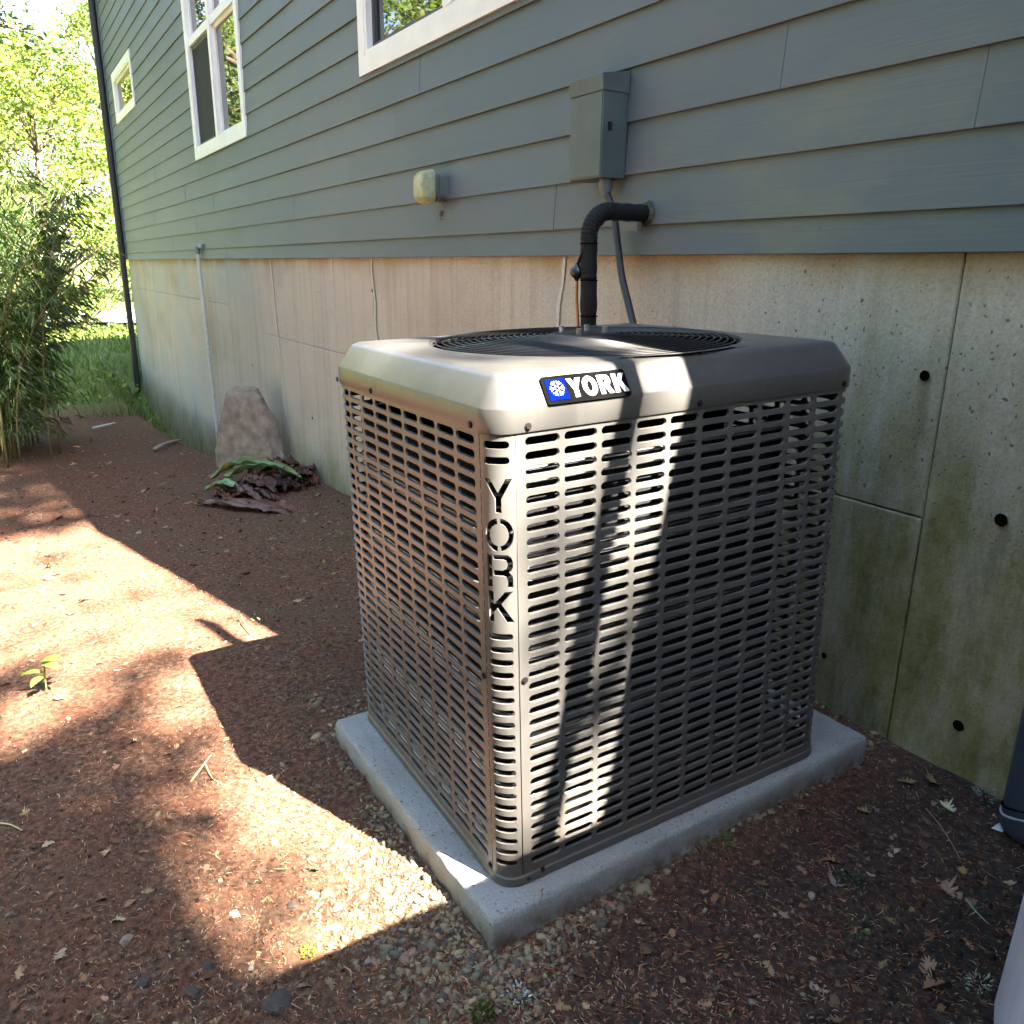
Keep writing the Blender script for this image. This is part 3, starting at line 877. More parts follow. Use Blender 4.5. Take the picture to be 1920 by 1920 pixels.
Rb = [(.26, 1), (.78, 1), (.93, .92), (1, .78), (1, .62), (.93, .5), (.86, .46), (.97, .36), (1, .25), (1, .0), (.80, .0), (.80, .22), (.74, .32), (.62, .36), (.26, .36), (.26, .54), (.62, .54), (.74, .58), (.80, .66), (.80, .74), (.74, .82), (.62, .85), (.26, .85)]
holes.append(place(Rb, lx0, lx1, .714, .783))
Kp = [(0, 0), (.23, 0), (.23, .34), (.36, .46), (.74, 0), (1.03, 0), (.53, .61), (.99, 1), (.68, 1), (.23, .58), (.23, 1), (0, 1)]
holes.append(place(Kp, lx0, lx1, .639, .706))
cu = bpy.data.curves.new('post_outline', 'CURVE'); cu.dimensions = '2D'; cu.fill_mode = 'BOTH'; cu.extrude = .0025
def spl(pts):
    s = cu.splines.new('POLY'); s.points.add(len(pts) - 1); s.use_cyclic_u = True
    for p, (a, b) in zip(s.points, pts): p.co = (a, b, 0, 1)
spl([(.0012, .0), (PU - .0012, 0), (PU - .0012, UH), (.0012, UH)])
for h in holes: spl(h)
tmp = bpy.data.objects.new('tmp', cu); COL.objects.link(tmp)
dg = bpy.context.evaluated_depsgraph_get()
me = bpy.data.meshes.new_from_object(tmp.evaluated_get(dg)); me.name = 'corner_post'
bpy.data.objects.remove(tmp); bpy.data.curves.remove(cu)
bm = bmesh.new(); bm.from_mesh(me)
for k in range(1, 12):
    bmesh.ops.bisect_plane(bm, geom=bm.verts[:] + bm.edges[:] + bm.faces[:], plane_co=(PU * k / 12, 0, 0), plane_no=(1, 0, 0))
for v in bm.verts:
    u, z, d = v.co
    a = upath(uend + u, d - .0025)
    v.co = (a[0], a[1], z)
bmesh.ops.recalc_face_normals(bm, faces=bm.faces)
bm.to_mesh(me); bm.free(); me.materials.clear()
me.polygons.foreach_set('use_smooth', [True] * len(me.polygons)); me.set_sharp_from_angle(angle=rad(40))
link('corner_post', me, MAT['ac'], AC)
# base pan
def rrect(inset, z, r, n=9):
    out = []
    x0, x1, y0, y1 = -UW + inset, -inset, inset, UD - inset
    for (cx, cy, a0) in ((x1 - r, y0 + r, -90), (x1 - r, y1 - r, 0), (x0 + r, y1 - r, 90), (x0 + r, y0 + r, 180)):
        for k in range(n):
            a = rad(a0 + 90 * k / (n - 1)); out.append((cx + r * math.cos(a), cy + r * math.sin(a), z))
    return out
m = MB(); m.loft([rrect(.004, -.001, .05), rrect(-.0035, .003, .052), rrect(-.0035, .020, .052), rrect(.0, .024, .049), rrect(.003, .028, .047), rrect(.05, .028, .03)], True, True)
m.build('base_pan', MAT['ac'], AC, True, 40)
# lid with a round fan opening
FCX, FCY, FR = -.428, .5024, .380
NL = 36
def circ(r, z, n):
    ref = rrect(.0, 0, .05, 9)
    out = []
    for p in ref:
        a = math.atan2(p[1] - FCY, p[0] - FCX); out.append((FCX + r * math.cos(a), FCY + r * math.sin(a), z))
    return out
def dens(loop, n=3):
    out = []
    for i in range(len(loop)):
        p, q_ = Vector(loop[i]), Vector(loop[(i + 1) % len(loop)])
        if (q_ - p).length > .06:
            k = int((q_ - p).length / .03)
            for j in range(k): out.append(tuple(p.lerp(q_, j / k)))
        else: out.append(tuple(p))
    return out
base_loop = dens(rrect(0, 0, .05))
def rl(inset, z, r):
    # same parametrisation as base_loop
    lp = rrect(inset, z, r); bl = rrect(0, 0, .05); out = []
    for i in range(len(lp)):
        p, q_ = Vector(lp[i]), Vector(lp[(i + 1) % len(lp)])
        b0, b1 = Vector(bl[i]), Vector(bl[(i + 1) % len(bl)])
        if (b1 - b0).length > .06:
            k = int((b1 - b0).length / .03)
            for j in range(k): out.append(tuple(p.lerp(q_, j / k)))
        else: out.append(tuple(p))
    return out
def cl(r, z): return [(FCX + r * math.cos(a), FCY + r * math.sin(a), z) for a in [math.atan2(p[1] - FCY, p[0] - FCX) for p in base_loop]]
lo = [rl(.004, UH - .001, .046), rl(-.0035, UH - .001, .052), rl(-.0045, UH + .002, .053), rl(-.0045, UH + .0445, .053), rl(-.0035, UH + .047, .052), rl(.030, UH + .096, .024), rl(.034, UH + .1015, .022), rl(.039, UH + .105, .021), rl(.046, UH + .107, .021), rl(.065, UH + .108, .022)]
mid = [tuple(Vector(p).lerp(Vector(q_), t)) for t in (.0,) for p, q_ in zip(rl(.065, UH + .108, .022), cl(FR + .012, UH + .112))]
c1, c2 = rl(.065, UH + .108, .022), cl(FR + .014, UH + .112)
lo += [[tuple(Vector(p).lerp(Vector(q_), t)) for p, q_ in zip(c1, c2)] for t in (.33, .66)]
lo += [c2, cl(FR + .007, UH + .1135), cl(FR + .002, UH + .1115), cl(FR, UH + .106), cl(FR - .002, UH + .05), cl(FR - .002, UH - .02)]
m = MB(); m.loft(lo); m.build('lid', MAT['aclid'], AC, True, 35)
# dark orifice lining, fan, motor
m = MB(); m.loft([cl(FR - .0035, UH + .103), cl(FR - .006, UH + .06), cl(FR - .02, UH - .06), cl(FR - .03, UH - .12)]); m.build('fan_shroud', MAT['black'], AC, True)
GZ0 = UH + .108
m = MB()
for k in range(20):
    r = .075 + (FR + .006 - .075) * k / 19
    z = GZ0 + .016 * (1 - (r / FR) ** 2) + .004
    m.tube([(FCX + r * math.cos(a), FCY + r * math.sin(a), z) for a in np.linspace(0, 2 * math.pi, 49)], .0021, 6, False)
for k in range(14):
    a = 2 * math.pi * k / 14 + .1
    m.tube([(FCX + r * math.cos(a), FCY + r * math.sin(a), GZ0 + .016 * (1 - (r / FR) ** 2)) for r in np.linspace(.07, FR + .012, 8)], .0026, 6)
m.build('fan_guard', MAT['guard'], AC, True)
m = MB(); zc = GZ0 + .020
m.loft([[(FCX + r * math.cos(a), FCY + r * math.sin(a), z) for a in np.linspace(0, 2 * math.pi, 25)[:-1]] for r, z in ((.085, zc - .03), (.085, zc - .002), (.08, zc + .001), (.02, zc + .001))], False, True)
m.build('motor_plate', MAT['guard'], AC, True, 40)
for k in range(4):
    a = math.pi / 4 + k * math.pi / 2
    m = MB(); m.tube([(FCX + .055 * math.cos(a), FCY + .055 * math.sin(a), zc + .001), (FCX + .055 * math.cos(a), FCY + .055 * math.sin(a), zc + .016)], .007, 8); m.build('motor_bolt', MAT['tube'], AC, True, 40)
m = MB(); m.tube([(FCX, FCY, zc - .03), (FCX, FCY, UH - .16)], .075, 24); m.build('fan_motor', MAT['black'], AC, True, 40)
for k in range(3):
    m = MB(); a0 = k * 2 * math.pi / 3 + .7
    g = []
    for i in range(7):
        r = .09 + .26 * i / 6; w = .55 - .12 * i / 6
        g.append([(FCX + r * math.cos(a0 + w * (j / 6 - .5) * 2), FCY + r * math.sin(a0 + w * (j / 6 - .5) * 2), UH + .0 + .05 * (j / 6 - .5)) for j in range(7)])
    vs_ = [p for row in g for p in row]
    m.add(vs_, [(i * 7 + j, i * 7 + j + 1, (i + 1) * 7 + j + 1, (i + 1) * 7 + j) for i in range(6) for j in range(6)])
    o = m.build('fan_blade', MAT['blade'], AC, True); sd = o.modifiers.new('solid', 'SOLIDIFY'); sd.thickness = .003
# coil behind the slots: fin slab plus tubes (open at the back right corner)
def coil_path(n, off):
    us = np.linspace(L1 + QA + L2 * .55, PTOT + QA + L1 * .80, n) # placeholder
    return us
cpts = []
ins = .028
def cpt(x, y): cpts.append((x, y))
for y in np.linspace(.80, UR + .06, 14): cpt(-ins, y)
for k in range(1, 8): a = rad(-90 * k / 8); cpt(-ins - .08 + .08 * math.cos(a), UR + .06 + .08 * math.sin(a) )
for x in np.linspace(-ins - .08, -UW + ins + .08, 14): cpt(x, ins)
for k in range(1, 8): a = rad(-90 - 90 * k / 8); cpt(-UW + ins + .08 + .08 * math.cos(a), ins + .08 + .08 * math.sin(a))
for y in np.linspace(ins + .08, UD - ins - .08, 12): cpt(-UW + ins, y)
for k in range(1, 8): a = rad(180 - 90 * k / 8); cpt(-UW + ins + .08 + .08 * math.cos(a), UD - ins - .08 + .08 * math.sin(a))
for x in np.linspace(-UW + ins + .08, -.40, 10): cpt(x, UD - ins)
# shift the second leg so that it meets the first arc
cpts = [(x, y) for x, y in cpts]
def coil_norm(i):
    a, b = cpts[max(0, i - 1)], cpts[min(len(cpts) - 1, i + 1)]
    d = Vector((b[0] - a[0], b[1] - a[1])).normalized(); return (d.y, -d.x)
m = MB(); loops = []
for i, (x, y) in enumerate(cpts):
    n_ = coil_norm(i)
    # inward normal is to the left of travel
    ix, iy = x - n_[0] * -.022, y - n_[1] * -.022
    ix, iy = x + (FCX - x) * .0 + (-.022 * (1 if False else 0)), y
    loops.append((x, y))
cenv = Vector((FCX, FCY))
inner = []
for i, (x, y) in enumerate(cpts):
    n_ = Vector(coil_norm(i)); 
    if n_.dot(cenv - Vector((x, y))) < 0: n_ = -n_
    inner.append((x + n_.x * .024, y + n_.y * .024))
z0c, z1c = .03, .955
N = len(cpts)
v = [(x, y, z0c) for x, y in cpts] + [(x, y, z1c) for x, y in cpts] + [(x, y, z0c) for x, y in inner] + [(x, y, z1c) for x, y in inner]
f = []
for i in range(N - 1):
    f += [(i, i + 1, N + i + 1, N + i), (2 * N + i, 3 * N + i, 3 * N + i + 1, 2 * N + i + 1), (N + i, N + i + 1, 3 * N + i + 1, 3 * N + i), (i, 2 * N + i, 2 * N + i + 1, i + 1)]
f += [(0, N, 3 * N, 2 * N), (N - 1, 3 * N - 1, 4 * N - 1, 2 * N - 1)]
m.add(v, f); m.build('coil', MAT['coil'], AC)
m = MB()
outp = []
for i, (x, y) in enumerate(cpts):
    n_ = Vector(coil_norm(i))
    if n_.dot(cenv - Vector((x, y))) < 0: n_ = -n_
    outp.append((x - n_.x * .002, y - n_.y * .002))
for k in range(36):
    z = .045 + k * .0256
    m.tube([(x, y, z) for x, y in outp], .0036, 5)
m.build('coil_tubing', MAT['tube'], AC, True)
m = MB(); m.box((-.075, .795, .03), (-.02, .806, .98)); m.build('coil_end_plate', MAT['coil'], AC)
# compressor and partition standing inside
m = MB(); m.loft([[(FCX + r * math.cos(a), FCY + r * math.sin(a), z) for a in np.linspace(0, 2 * math.pi, 21)[:-1]] for r, z in ((.1, .03), (.13, .06), (.13, .36), (.10, .42), (.03, .44))], False, True); m.build('compressor', MAT['black'], AC, True, 40)
# screws
def screw(p, n):
    m = MB(); p, n = Vector(p), Vector(n).normalized()
    m.tube([p, p + n * .004], .0052, 6); m.tube([p + n * .0005, p + n * .0018], .0075, 10)
    m.build('screw', MAT['screw'], AC)
for y in (.075, .50, .955): screw((.0045, y, UH + .010), (1, 0, 0))
for x in (-.075, -.60, -.845): screw((x, -.0045, UH + .010), (0, -1, 0))
screw((.001, UR + .012, .505), (1, 0, 0)); screw((-UR - .012, -.001, .505), (0, -1, 0))
screw((.001, UR + .012, .012), (1, 0, 0)); screw((-UR - .012, -.001, .03), (0, -1, 0)); screw((.001, UR + .05, .018), (1, 0, 0))
# badge on the lid's right face
BD = Matrix.Translation((-.0215, .118, UH + .061)) @ Matrix.Rotation(rad(-33), 4, 'Y')
# local axes: y along the face, z up, x outwards
def badge_poly(pts, x0, x1, mat, name, parent=None, bev=0):
    c = bpy.data.curves.new(name, 'CURVE'); c.dimensions = '2D'; c.fill_mode = 'BOTH'; c.extrude = (x1 - x0) / 2; c.bevel_depth = bev
    for P in pts:
        s = c.splines.new('POLY'); s.points.add(len(P) - 1); s.use_cyclic_u = True
        for p, (a, b) in zip(s.points, P): p.co = (a, b, 0, 1)
    t = bpy.data.objects.new('tmp', c); COL.objects.link(t)
    me = bpy.data.meshes.new_from_object(t.evaluated_get(bpy.context.evaluated_depsgraph_get())); bpy.data.objects.remove(t); bpy.data.curves.remove(c)
    me.name = name; me.materials.clear()
    me.transform(BD @ Matrix.Translation(((x0 + x1) / 2, 0, 0)) @ Matrix(((0, 0, 1, 0), (1, 0, 0, 0), (0, 1, 0, 0), (0, 0, 0, 1))))
    return link(name, me, mat, parent or AC)
def rrp(x0, x1, z0, z1, r, n=5):
    out = []
    for cx, cz, a0 in ((x1 - r, z0 + r, -90), (x1 - r, z1 - r, 0), (x0 + r, z1 - r, 90), (x0 + r, z0 + r, 180)):
        for k in range(n): a = rad(a0 + 90 * k / (n - 1)); out.append((cx + r * math.cos(a), cz + r * math.sin(a)))
    return out
BWD, BH = .198, .058
bgd = badge_poly([rrp(0, BWD, -BH / 2, BH / 2, .006)], .012, .017, MAT['black'], 'badge_plate')
badge_poly([rrp(.008, .052, -.0215, .0215, .002)], .0172, .0182, MAT['blue'], 'blue_field', bgd)
sn = []
for k in range(6):
    a = math.pi / 6 + k * math.pi / 3 - math.pi / 6
    ca, sa = math.cos(a), math.sin(a)
    def P(u, v): return (.030 + u * ca - v * sa, .002 + u * sa + v * ca)
    sn.append([P(.0032, -.0013), P(.0165, -.0013), P(.0165, .0013), P(.0032, .0013)])
    for s in (-1, 1): sn.append([P(.0085, s * .0016), P(.0135, s * .0060), P(.0155, s * .0048), P(.0105, s * .0014)])
badge_poly(sn, .0184, .0192, MAT['badgew'], 'snowflake_mark', bgd)
lw, lh, gap = .0305, .040, .0035
def L(poly, i, w=1.): return [(.056 + i * (lw + gap) + a * lw * w, -lh / 2 + b * lh) for a, b in poly]
YB = [(-.04, 1), (.34, 1), (.5, .70), (.66, 1), (1.04, 1), (.68, .42), (.68, 0), (.32, 0), (.32, .42)]
def ell(cx, cz, rx, rz, n=22): return [(cx + rx * math.cos(2 * math.pi * k / n), cz + rz * math.sin(2 * math.pi * k / n)) for k in range(n)]
RB = [(.02, 0), (.36, 0), (.36, .36), (.46, .36), (.66, 0), (1.06, 0), (.80, .42), (.94, .55), (.98, .70), (.94, .86), (.82, .97), (.68, 1), (.02, 1)]
RH = [(.36, .60), (.54, .60), (.62, .68), (.54, .77), (.36, .77)]
KB = [(.02, 0), (.36, 0), (.36, .34), (.44, .43), (.68, 0), (1.10, 0), (.68, .62), (1.06, 1), (.66, 1), (.36, .62), (.36, 1), (.02, 1)]
for nm, polys in (('letter_y', [L(YB, 0)]), ('letter_o', [L(ell(.5, .5, .56, .53), 1), L(ell(.5, .5, .20, .27), 1)]), ('letter_r', [L(RB, 2.06), L(RH, 2.06)]), ('letter_k', [L(KB, 3.1)])):
    badge_poly(polys, .0172, .0186, MAT['badgew'], 'badge_letter', bgd)

# ---------------------------------------------------------------- fence behind the camera, its top edge sets the shade in the foreground
FN = empty('board_fence', (1.5, 0, 0)); FN.matrix_world = Matrix.Identity(4)
FXP = 1.5; FZT = 2.03
yy = 1.24; 
while yy > -3.4:
    m = MB(); m.box((FXP, yy - .138, -.1), (FXP + .02, yy, FZT - .02 + rng.uniform(-.003, .003))); m.build('fence_board', MAT['fence'], FN)
    yy -= .142
m = MB(); m.box((FXP - .02, -3.4, FZT - .02), (FXP + .06, 1.24, FZT)); m.build('cap_rail', MAT['fence'], FN)
for yp in (-3.3, -1.0, 1.15):
    m = MB(); m.box((FXP + .021, yp - .05, -.1), (FXP + .11, yp + .05, FZT - .021)); m.build('fence_post', MAT['fence'], FN)
tag(FN, 'weathered board fence closing the side yard', 'fence')
# pale plastic bin at the lower right corner
BN = empty('plastic_bin', (.880, .355, -.075))
def bl_(w, d, z, r=.04):
    out = []
    for cx, cy, a0 in ((w - r, r, -90), (w - r, d - r, 0), (r, d - r, 90), (r, r, 180)):
        for k in range(6): a = rad(a0 + 90 * k / 5); out.append((cx + r * math.cos(a), cy + r * math.sin(a), z))
    return out
def shift(l, dx, dy): return [(x + dx, y + dy, z) for x, y, z in l]
m = MB(); m.loft([shift(bl_(.44 - .03 * t, .44 - .03 * t, .72 * t), .015 * t, .015 * t) for t in np.linspace(0, 1, 6)], True, False); m.build('bin_body', MAT['bin'], BN, True, 40)
m = MB(); m.loft([shift(bl_(.43, .43, .70, .05), .005, .005), shift(bl_(.44, .44, .705, .05), 0, 0), shift(bl_(.44, .44, .73, .05), 0, 0), shift(bl_(.38, .38, .75, .05), .03, .03)], True, True); m.build('bin_lid', MAT['bin'], BN, True, 40)
BN.rotation_euler.z = rad(28)
tag(BN, 'pale lavender-grey plastic bin cut off at the bottom right', 'bin')

# ---------------------------------------------------------------- vegetation helpers
def leaf_mass(cent, size, up_bias=.35, aspect=.5, seed=1, cols=None, droop=None, dirs=None, bend=0.):
    """one diamond leaf (4 verts + midrib fold) per centre"""
    r = np.random.default_rng(seed); n = len(cent)
    if dirs is None:
        d = r.normal(size=(n, 3)); d[:, 2] *= .6
    else: d = dirs + r.normal(size=(n, 3)) * .35
    if droop is not None: d[:, 2] -= droop
    d /= np.linalg.norm(d, axis=1)[:, None]
    a = r.normal(size=(n, 3)); a[:, 2] += 0
    s_ = np.cross(d, a); s_ /= np.linalg.norm(s_, axis=1)[:, None]
    nrm = np.cross(s_, d)
    L_ = size * r.uniform(.65, 1.3, n); Wd = L_ * aspect
    base = cent
    m1 = cent + d * (L_ * .45)[:, None]
    tip = cent + d * L_[:, None]
    tip[:, 2] -= bend * L_
    fold = nrm * (Wd * .18)[:, None]
    l_ = m1 + s_ * (Wd * .5)[:, None] + fold; rr2 = m1 - s_ * (Wd * .5)[:, None] + fold
    V = np.stack([base, l_, tip, rr2], 1).reshape(-1, 3)
    i = np.arange(n) * 4
    F = np.concatenate([np.stack([i, i + 1, i + 2], 1), np.stack([i, i + 2, i + 3], 1)])
    C = np.repeat(cols, 4, 0)
    return V, F, C

def palette(n, base, r, jit=.25, alts=None, alt_p=0.):
    c = np.tile(np.array(base), (n, 1))
    if alts is not None:
        k = r.random(n) < alt_p
        pick = r.integers(0, len(alts), n)
        c[k] = np.array(alts)[pick[k]]
    return c * (1 + r.uniform(-jit, jit, (n, 1))) * (1 + r.uniform(-.08, .08, (n, 3)))

def tree_meshes(seed, h, crown_r, crown_z0, nclump, leaves_per, leaf, base, clump_r=.9, trunk_r=.22, alts=None):
    r = np.random.default_rng(seed); rr = random.Random(seed)
    tb = MB()
    lean = (rr.uniform(-.5, .5), rr.uniform(-.5, .5))
    tp = [(lean[0] * (t ** 1.5), lean[1] * (t ** 1.5), h * .9 * t - .3) for t in np.linspace(0, 1, 9)]
    tb.tube(tp, [trunk_r * (1 - .85 * t) + .02 for t in np.linspace(0, 1, 9)], 9)
    cents = []
    for k in range(nclump):
        z = crown_z0 + (h - crown_z0) * (rr.random() ** .9)
        t = (z - crown_z0) / (h - crown_z0)
        rad_ = crown_r * math.sqrt(max(.03, 1 - (2 * t - .8) ** 2 * .55)) * (1 - .35 * t)
        a = rr.random() * 2 * math.pi; q_ = rad_ * (.25 + .75 * math.sqrt(rr.random()))
        c = Vector((q_ * math.cos(a) + lean[0] * t, q_ * math.sin(a) + lean[1] * t, z))
        cents.append(c)
        if k % 2 == 0:
            zt = max(crown_z0 * .7, z - q_ * .6); ti = min(8, int(zt / (h * .9) * 8))
            s0 = Vector(tp[ti]); midp = s0.lerp(c, .55) + Vector((0, 0, -.15 * q_ * .3))
            tb.tube([s0, midp, c], [.055 * (1.2 - t * .6), .035, .012], 5)
    P = []
    for c in cents:
        n = int(leaves_per * rr.uniform(.5, 1.5)); cr = clump_r * rr.uniform(.6, 1.3)
        p = r.normal(size=(n, 3)) * .5; p *= np.array([cr, cr, cr * .62]); P.append(p + np.array(c))
    P = np.concatenate(P)
    V, F, C = leaf_mass(P, leaf, seed=seed + 5, aspect=.62, cols=palette(len(P), base, r, .3, alts, .3), droop=.25)
    return tb.mesh('trunk', True), mass_mesh('crown', V, F, C)
def place_tree(meshes, loc, rz, sc, label, group, name='oak_tree'):
    t = empty(name, loc); t.rotation_euler.z = rz; t.scale = (sc, sc, sc)
    for nm, me, mt in (('trunk', meshes[0], MAT['bark']), ('crown', meshes[1], MAT['leaf'])):
        o = bpy.data.objects.new(nm, me)
        if not me.materials: me.materials.append(mt)
        COL.objects.link(o); o.parent = t
    tag(t, label, 'tree', group)
    return t
OAK = (.115, .165, .038); OAKALT = [(.17, .21, .045), (.075, .12, .03), (.21, .22, .06)]
T1 = tree_meshes(21, 13.0, 4.6, 2.2, 150, 150, .17, OAK, alts=OAKALT)
T2 = tree_meshes(35, 10.0, 4.0, .9, 140, 150, .16, (.135, .185, .04), alts=OAKALT)
T3 = tree_meshes(52, 16.0, 5.0, 3.5, 160, 140, .19, (.10, .15, .035), alts=OAKALT)
tl = [
    (T2, (-24.5, .6), .4, .72, 'low leafy oak left of the house corner beyond the bamboo'),
    (T1, (-33, -1.8), 1.3, .80, 'tall sunlit oak filling the left edge of the picture behind the bamboo'),
    (T1, (-36, 4.2), 2.6, .80, 'sunlit oak just behind the dark corner downspout'),
    (T3, (-46, .5), .2, .78, 'hazy tall tree farthest back in the gap beside the house'),
    (T3, (-28, -8.5), 4.0, 1.0, 'big sunlit oak mirrored in the twin window'),
    (T1, (-20, -10.5), 5.1, 1.0, 'oak across the side yard mirrored in the near window'),
    (T2, (-41, -9), 3.3, 1.3, 'round crowned oak deep in the left background'),
    (T3, (-12, -14), 1.1, 1.0, 'tall tree across the side yard outside the picture'),
    (T2, (-5, -15.5), 2.2, 1.1, 'bushy tree opposite the house wall outside the picture'),
    (T1, (-7.5, -9.2), 2.0, .95, 'tree added to block sky light, nearest across the yard from the house windows'),  # this and the next two are added to cut sky light on ground and wall
    (T2, (.5, -9.8), 5.3, 1.15, 'dense tree added to block sky light, across the yard behind the viewer on the left'),
    (T1, (-14.5, -9.0), 3.7, 1.0, 'oak added to block sky light, across the yard level with the bamboo'),
    (T1, (9.5, -5.2), .9, 1.0, 'tall tree added behind the viewer beyond the fence to block sky light, nearest the fence'),  # last three are unseen, added to darken the unit's right side and nearby ground
    (T3, (13, -9.5), 2.9, 1.0, 'tallest tree added behind the viewer beyond the fence to block sky light'),
    (T2, (6.5, -10.5), 4.4, 1.2, 'bushy tree added behind the viewer to block sky light at the end of the fence'),
]
for me_, (x, y), rz, sc, lab in tl:
    place_tree(me_, (x, y, gz(x, y) - .1), rz, sc, lab, 'trees around the side yard')

# overhanging oak branch in the top left of the picture
r = np.random.default_rng(77); tb = MB()
br0 = Vector((-19, -2.6, 4.2))
P = []
BRS = [((-19.0, -3.0, 5.0), (-18.6, -1.2, 5.6), (-18.3, .4, 5.5)), ((-18.8, -2.0, 5.4), (-18.4, -.4, 6.3), (-18.2, .8, 6.6)), ((-19.0, -3.0, 5.0), (-18.8, -1.8, 4.6), (-18.4, -.6, 4.3))]
for b in BRS:
    pts = smooth(b, 6); tb.tube(pts, [.09 * (1 - .8 * i / len(pts)) + .01 for i in range(len(pts))], 6)
    for p in pts[3:]:
        for k in range(4):
            e = p + Vector(r.normal(size=3) * np.array([.5, .45, .35])); tb.tube([p, p.lerp(e, .6) + Vector((0, 0, .04)), e], [.018, .012, .004], 4)
            n = int(r.integers(16, 34)); q_ = r.normal(size=(n, 3)) * .17 + np.array(e); P.append(q_)
tb.tube([(-19.4, -4.6, -1.2), (-19.3, -4.3, 2), (-19.0, -3.0, 5.0)], [.28, .22, .13], 9)
tb.tube([(-19.2, -4.0, 3.0), (-18.9, -2.9, 4.4), (-18.8, -2.0, 5.4)], [.14, .12, .07], 7)
P = np.concatenate(P)
Vv, Ff, Cc = leaf_mass(P, .14, seed=5, aspect=.6, cols=palette(len(P), (.06, .10, .03), r, .3, [(.12, .16, .04)], .35), droop=.3)
OB = empty('oak_tree', (-19.4, -4.6, -1.25)); OB.matrix_world = Matrix.Identity(4)
link('trunk', tb.mesh('trunk', True), MAT['bark'], OB); link('crown', mass_mesh('crown', Vv, Ff, Cc), MAT['leaf'], OB)
tag(OB, 'oak with bare crooked limbs reaching into the top left corner', 'tree', 'trees around the side yard')

# bamboo clump
r = np.random.default_rng(91); rr = random.Random(91)
BB = empty('bamboo_clump', (-8.8, -1.0, -.95)); BB.matrix_world = Matrix.Identity(4)
cul = []; P = []; D = []
for k in range(74):
    bx, by = -7.9 + rr.gauss(0, .5), -1.12 + rr.gauss(0, .34)
    bz = gz(bx, by) - .02
    h = rr.uniform(1.6, 2.9); az = rr.uniform(0, 2 * math.pi); reach = rr.uniform(.15, .9)
    if by > -1.15: az = rr.uniform(.2, 2.5)
    dx, dy = math.cos(az) * reach, math.sin(az) * reach
    pts = [(bx + dx * t ** 2.2, by + dy * t ** 2.2, bz + h * (t - .18 * reach * t ** 3)) for t in np.linspace(0, 1, 10)]
    c = MB(); c.tube(pts, [.0085 * (1 - .8 * t) + .0018 for t in np.linspace(0, 1, 10)], 5)
    c.build('culm', MAT['culm'], BB, True)
    for i in range(int(h * 30)):
        t = .10 + .90 * rr.random() ** .8; j = min(8, int(t * 9)); a = Vector(pts[j]).lerp(Vector(pts[j + 1]), t * 9 - j)
        ba = rr.uniform(0, 2 * math.pi); bl = rr.uniform(.12, .48) * (1.25 - .5 * t)
        e = a + Vector((math.cos(ba) * bl, math.sin(ba) * bl, rr.uniform(-.10, .10)))
        nl = rr.randint(4, 7)
        for q_ in range(nl):
            P.append(tuple(a.lerp(e, .35 + .65 * q_ / nl))); D.append((math.cos(ba), math.sin(ba), -.45))
P = np.array(P); D = np.array(D)
Vv, Ff, Cc = leaf_mass(P, .098, seed=3, aspect=.13, cols=palette(len(P), (.062, .112, .030), r, .35, [(.085, .14, .035), (.03, .062, .02), (.13, .13, .055), (.045, .085, .022)], .55), droop=.2, dirs=D, bend=.25)
link('foliage', mass_mesh('foliage', Vv, Ff, Cc), MAT['bambooleaf'], BB)
tag(BB, 'dense bamboo clump with drooping leaves at the left edge', 'bamboo')

# grass down the side yard
r = np.random.default_rng(4)
n = 26000
gx = -10.0 - np.abs(r.normal(0, 1, n)) * 9; gy = r.uniform(-6, 6, n) * (1 + (-gx - 10) * .05)
keep = ~((gx > XL - .1) & (gy > WY - .02))
keep &= ~((gx < -26.6) & (gx > -32.5))
edge = np.array([nz(x, y, .5, 2.) for x, y in zip(gx, gy)])
keep &= gx < -10.6 + edge * 2.2
gx, gy = gx[keep], gy[keep]; n = len(gx)
gzv = np.array([gz(x, y) for x, y in zip(gx, gy)])
hh = r.uniform(.05, .2, n); an = r.uniform(0, 2 * math.pi, n); w = r.uniform(.006, .014, n) * (1 + (-gx - 10) * .06)
bx, by = np.cos(an) * w, np.sin(an) * w
lx, ly = r.normal(0, .06, n), r.normal(0, .06, n)
V = np.stack([np.c_[gx - bx, gy - by, gzv - .01], np.c_[gx + bx, gy + by, gzv - .01], np.c_[gx + lx, gy + ly, gzv + hh]], 1).reshape(-1, 3)
F = np.arange(n * 3).reshape(-1, 3)
C = np.repeat(palette(n, (.10, .15, .035), r, .3, [(.19, .21, .06), (.16, .15, .06), (.06, .11, .03)], .5), 3, 0)
tag(link('grass', mass_mesh('grass', V, F, C), MAT['grass']), 'rough grass and weeds down the bank past the bamboo', 'grass', kind='stuff')
# leafy weeds / ivy brightening the bank
n = 5000
px = r.uniform(-30, -11, n); py = r.uniform(-4, 4.5, n)
keep = ~((px > XL - .1) & (py > WY - .05)) & ~((px < -26.6) & (px > -32.5))
px, py = px[keep], py[keep]; n = len(px)
cl_ = np.array([nz(x, y, .6, 4.) for x, y in zip(px, py)]); k = cl_ > .02
px, py = px[k], py[k]
P = np.c_[px, py, [gz(x, y) + .05 + rng.random() * .28 for x, y in zip(px, py)]]
Vv, Ff, Cc = leaf_mass(P, .10, seed=8, aspect=.6, cols=palette(len(P), (.13, .19, .04), r, .3, [(.20, .24, .06)], .4))
tag(link('ground_cover', mass_mesh('ground_cover', Vv, Ff, Cc), MAT['leaf']), 'low leafy ground cover on the far bank', 'weeds', kind='stuff')

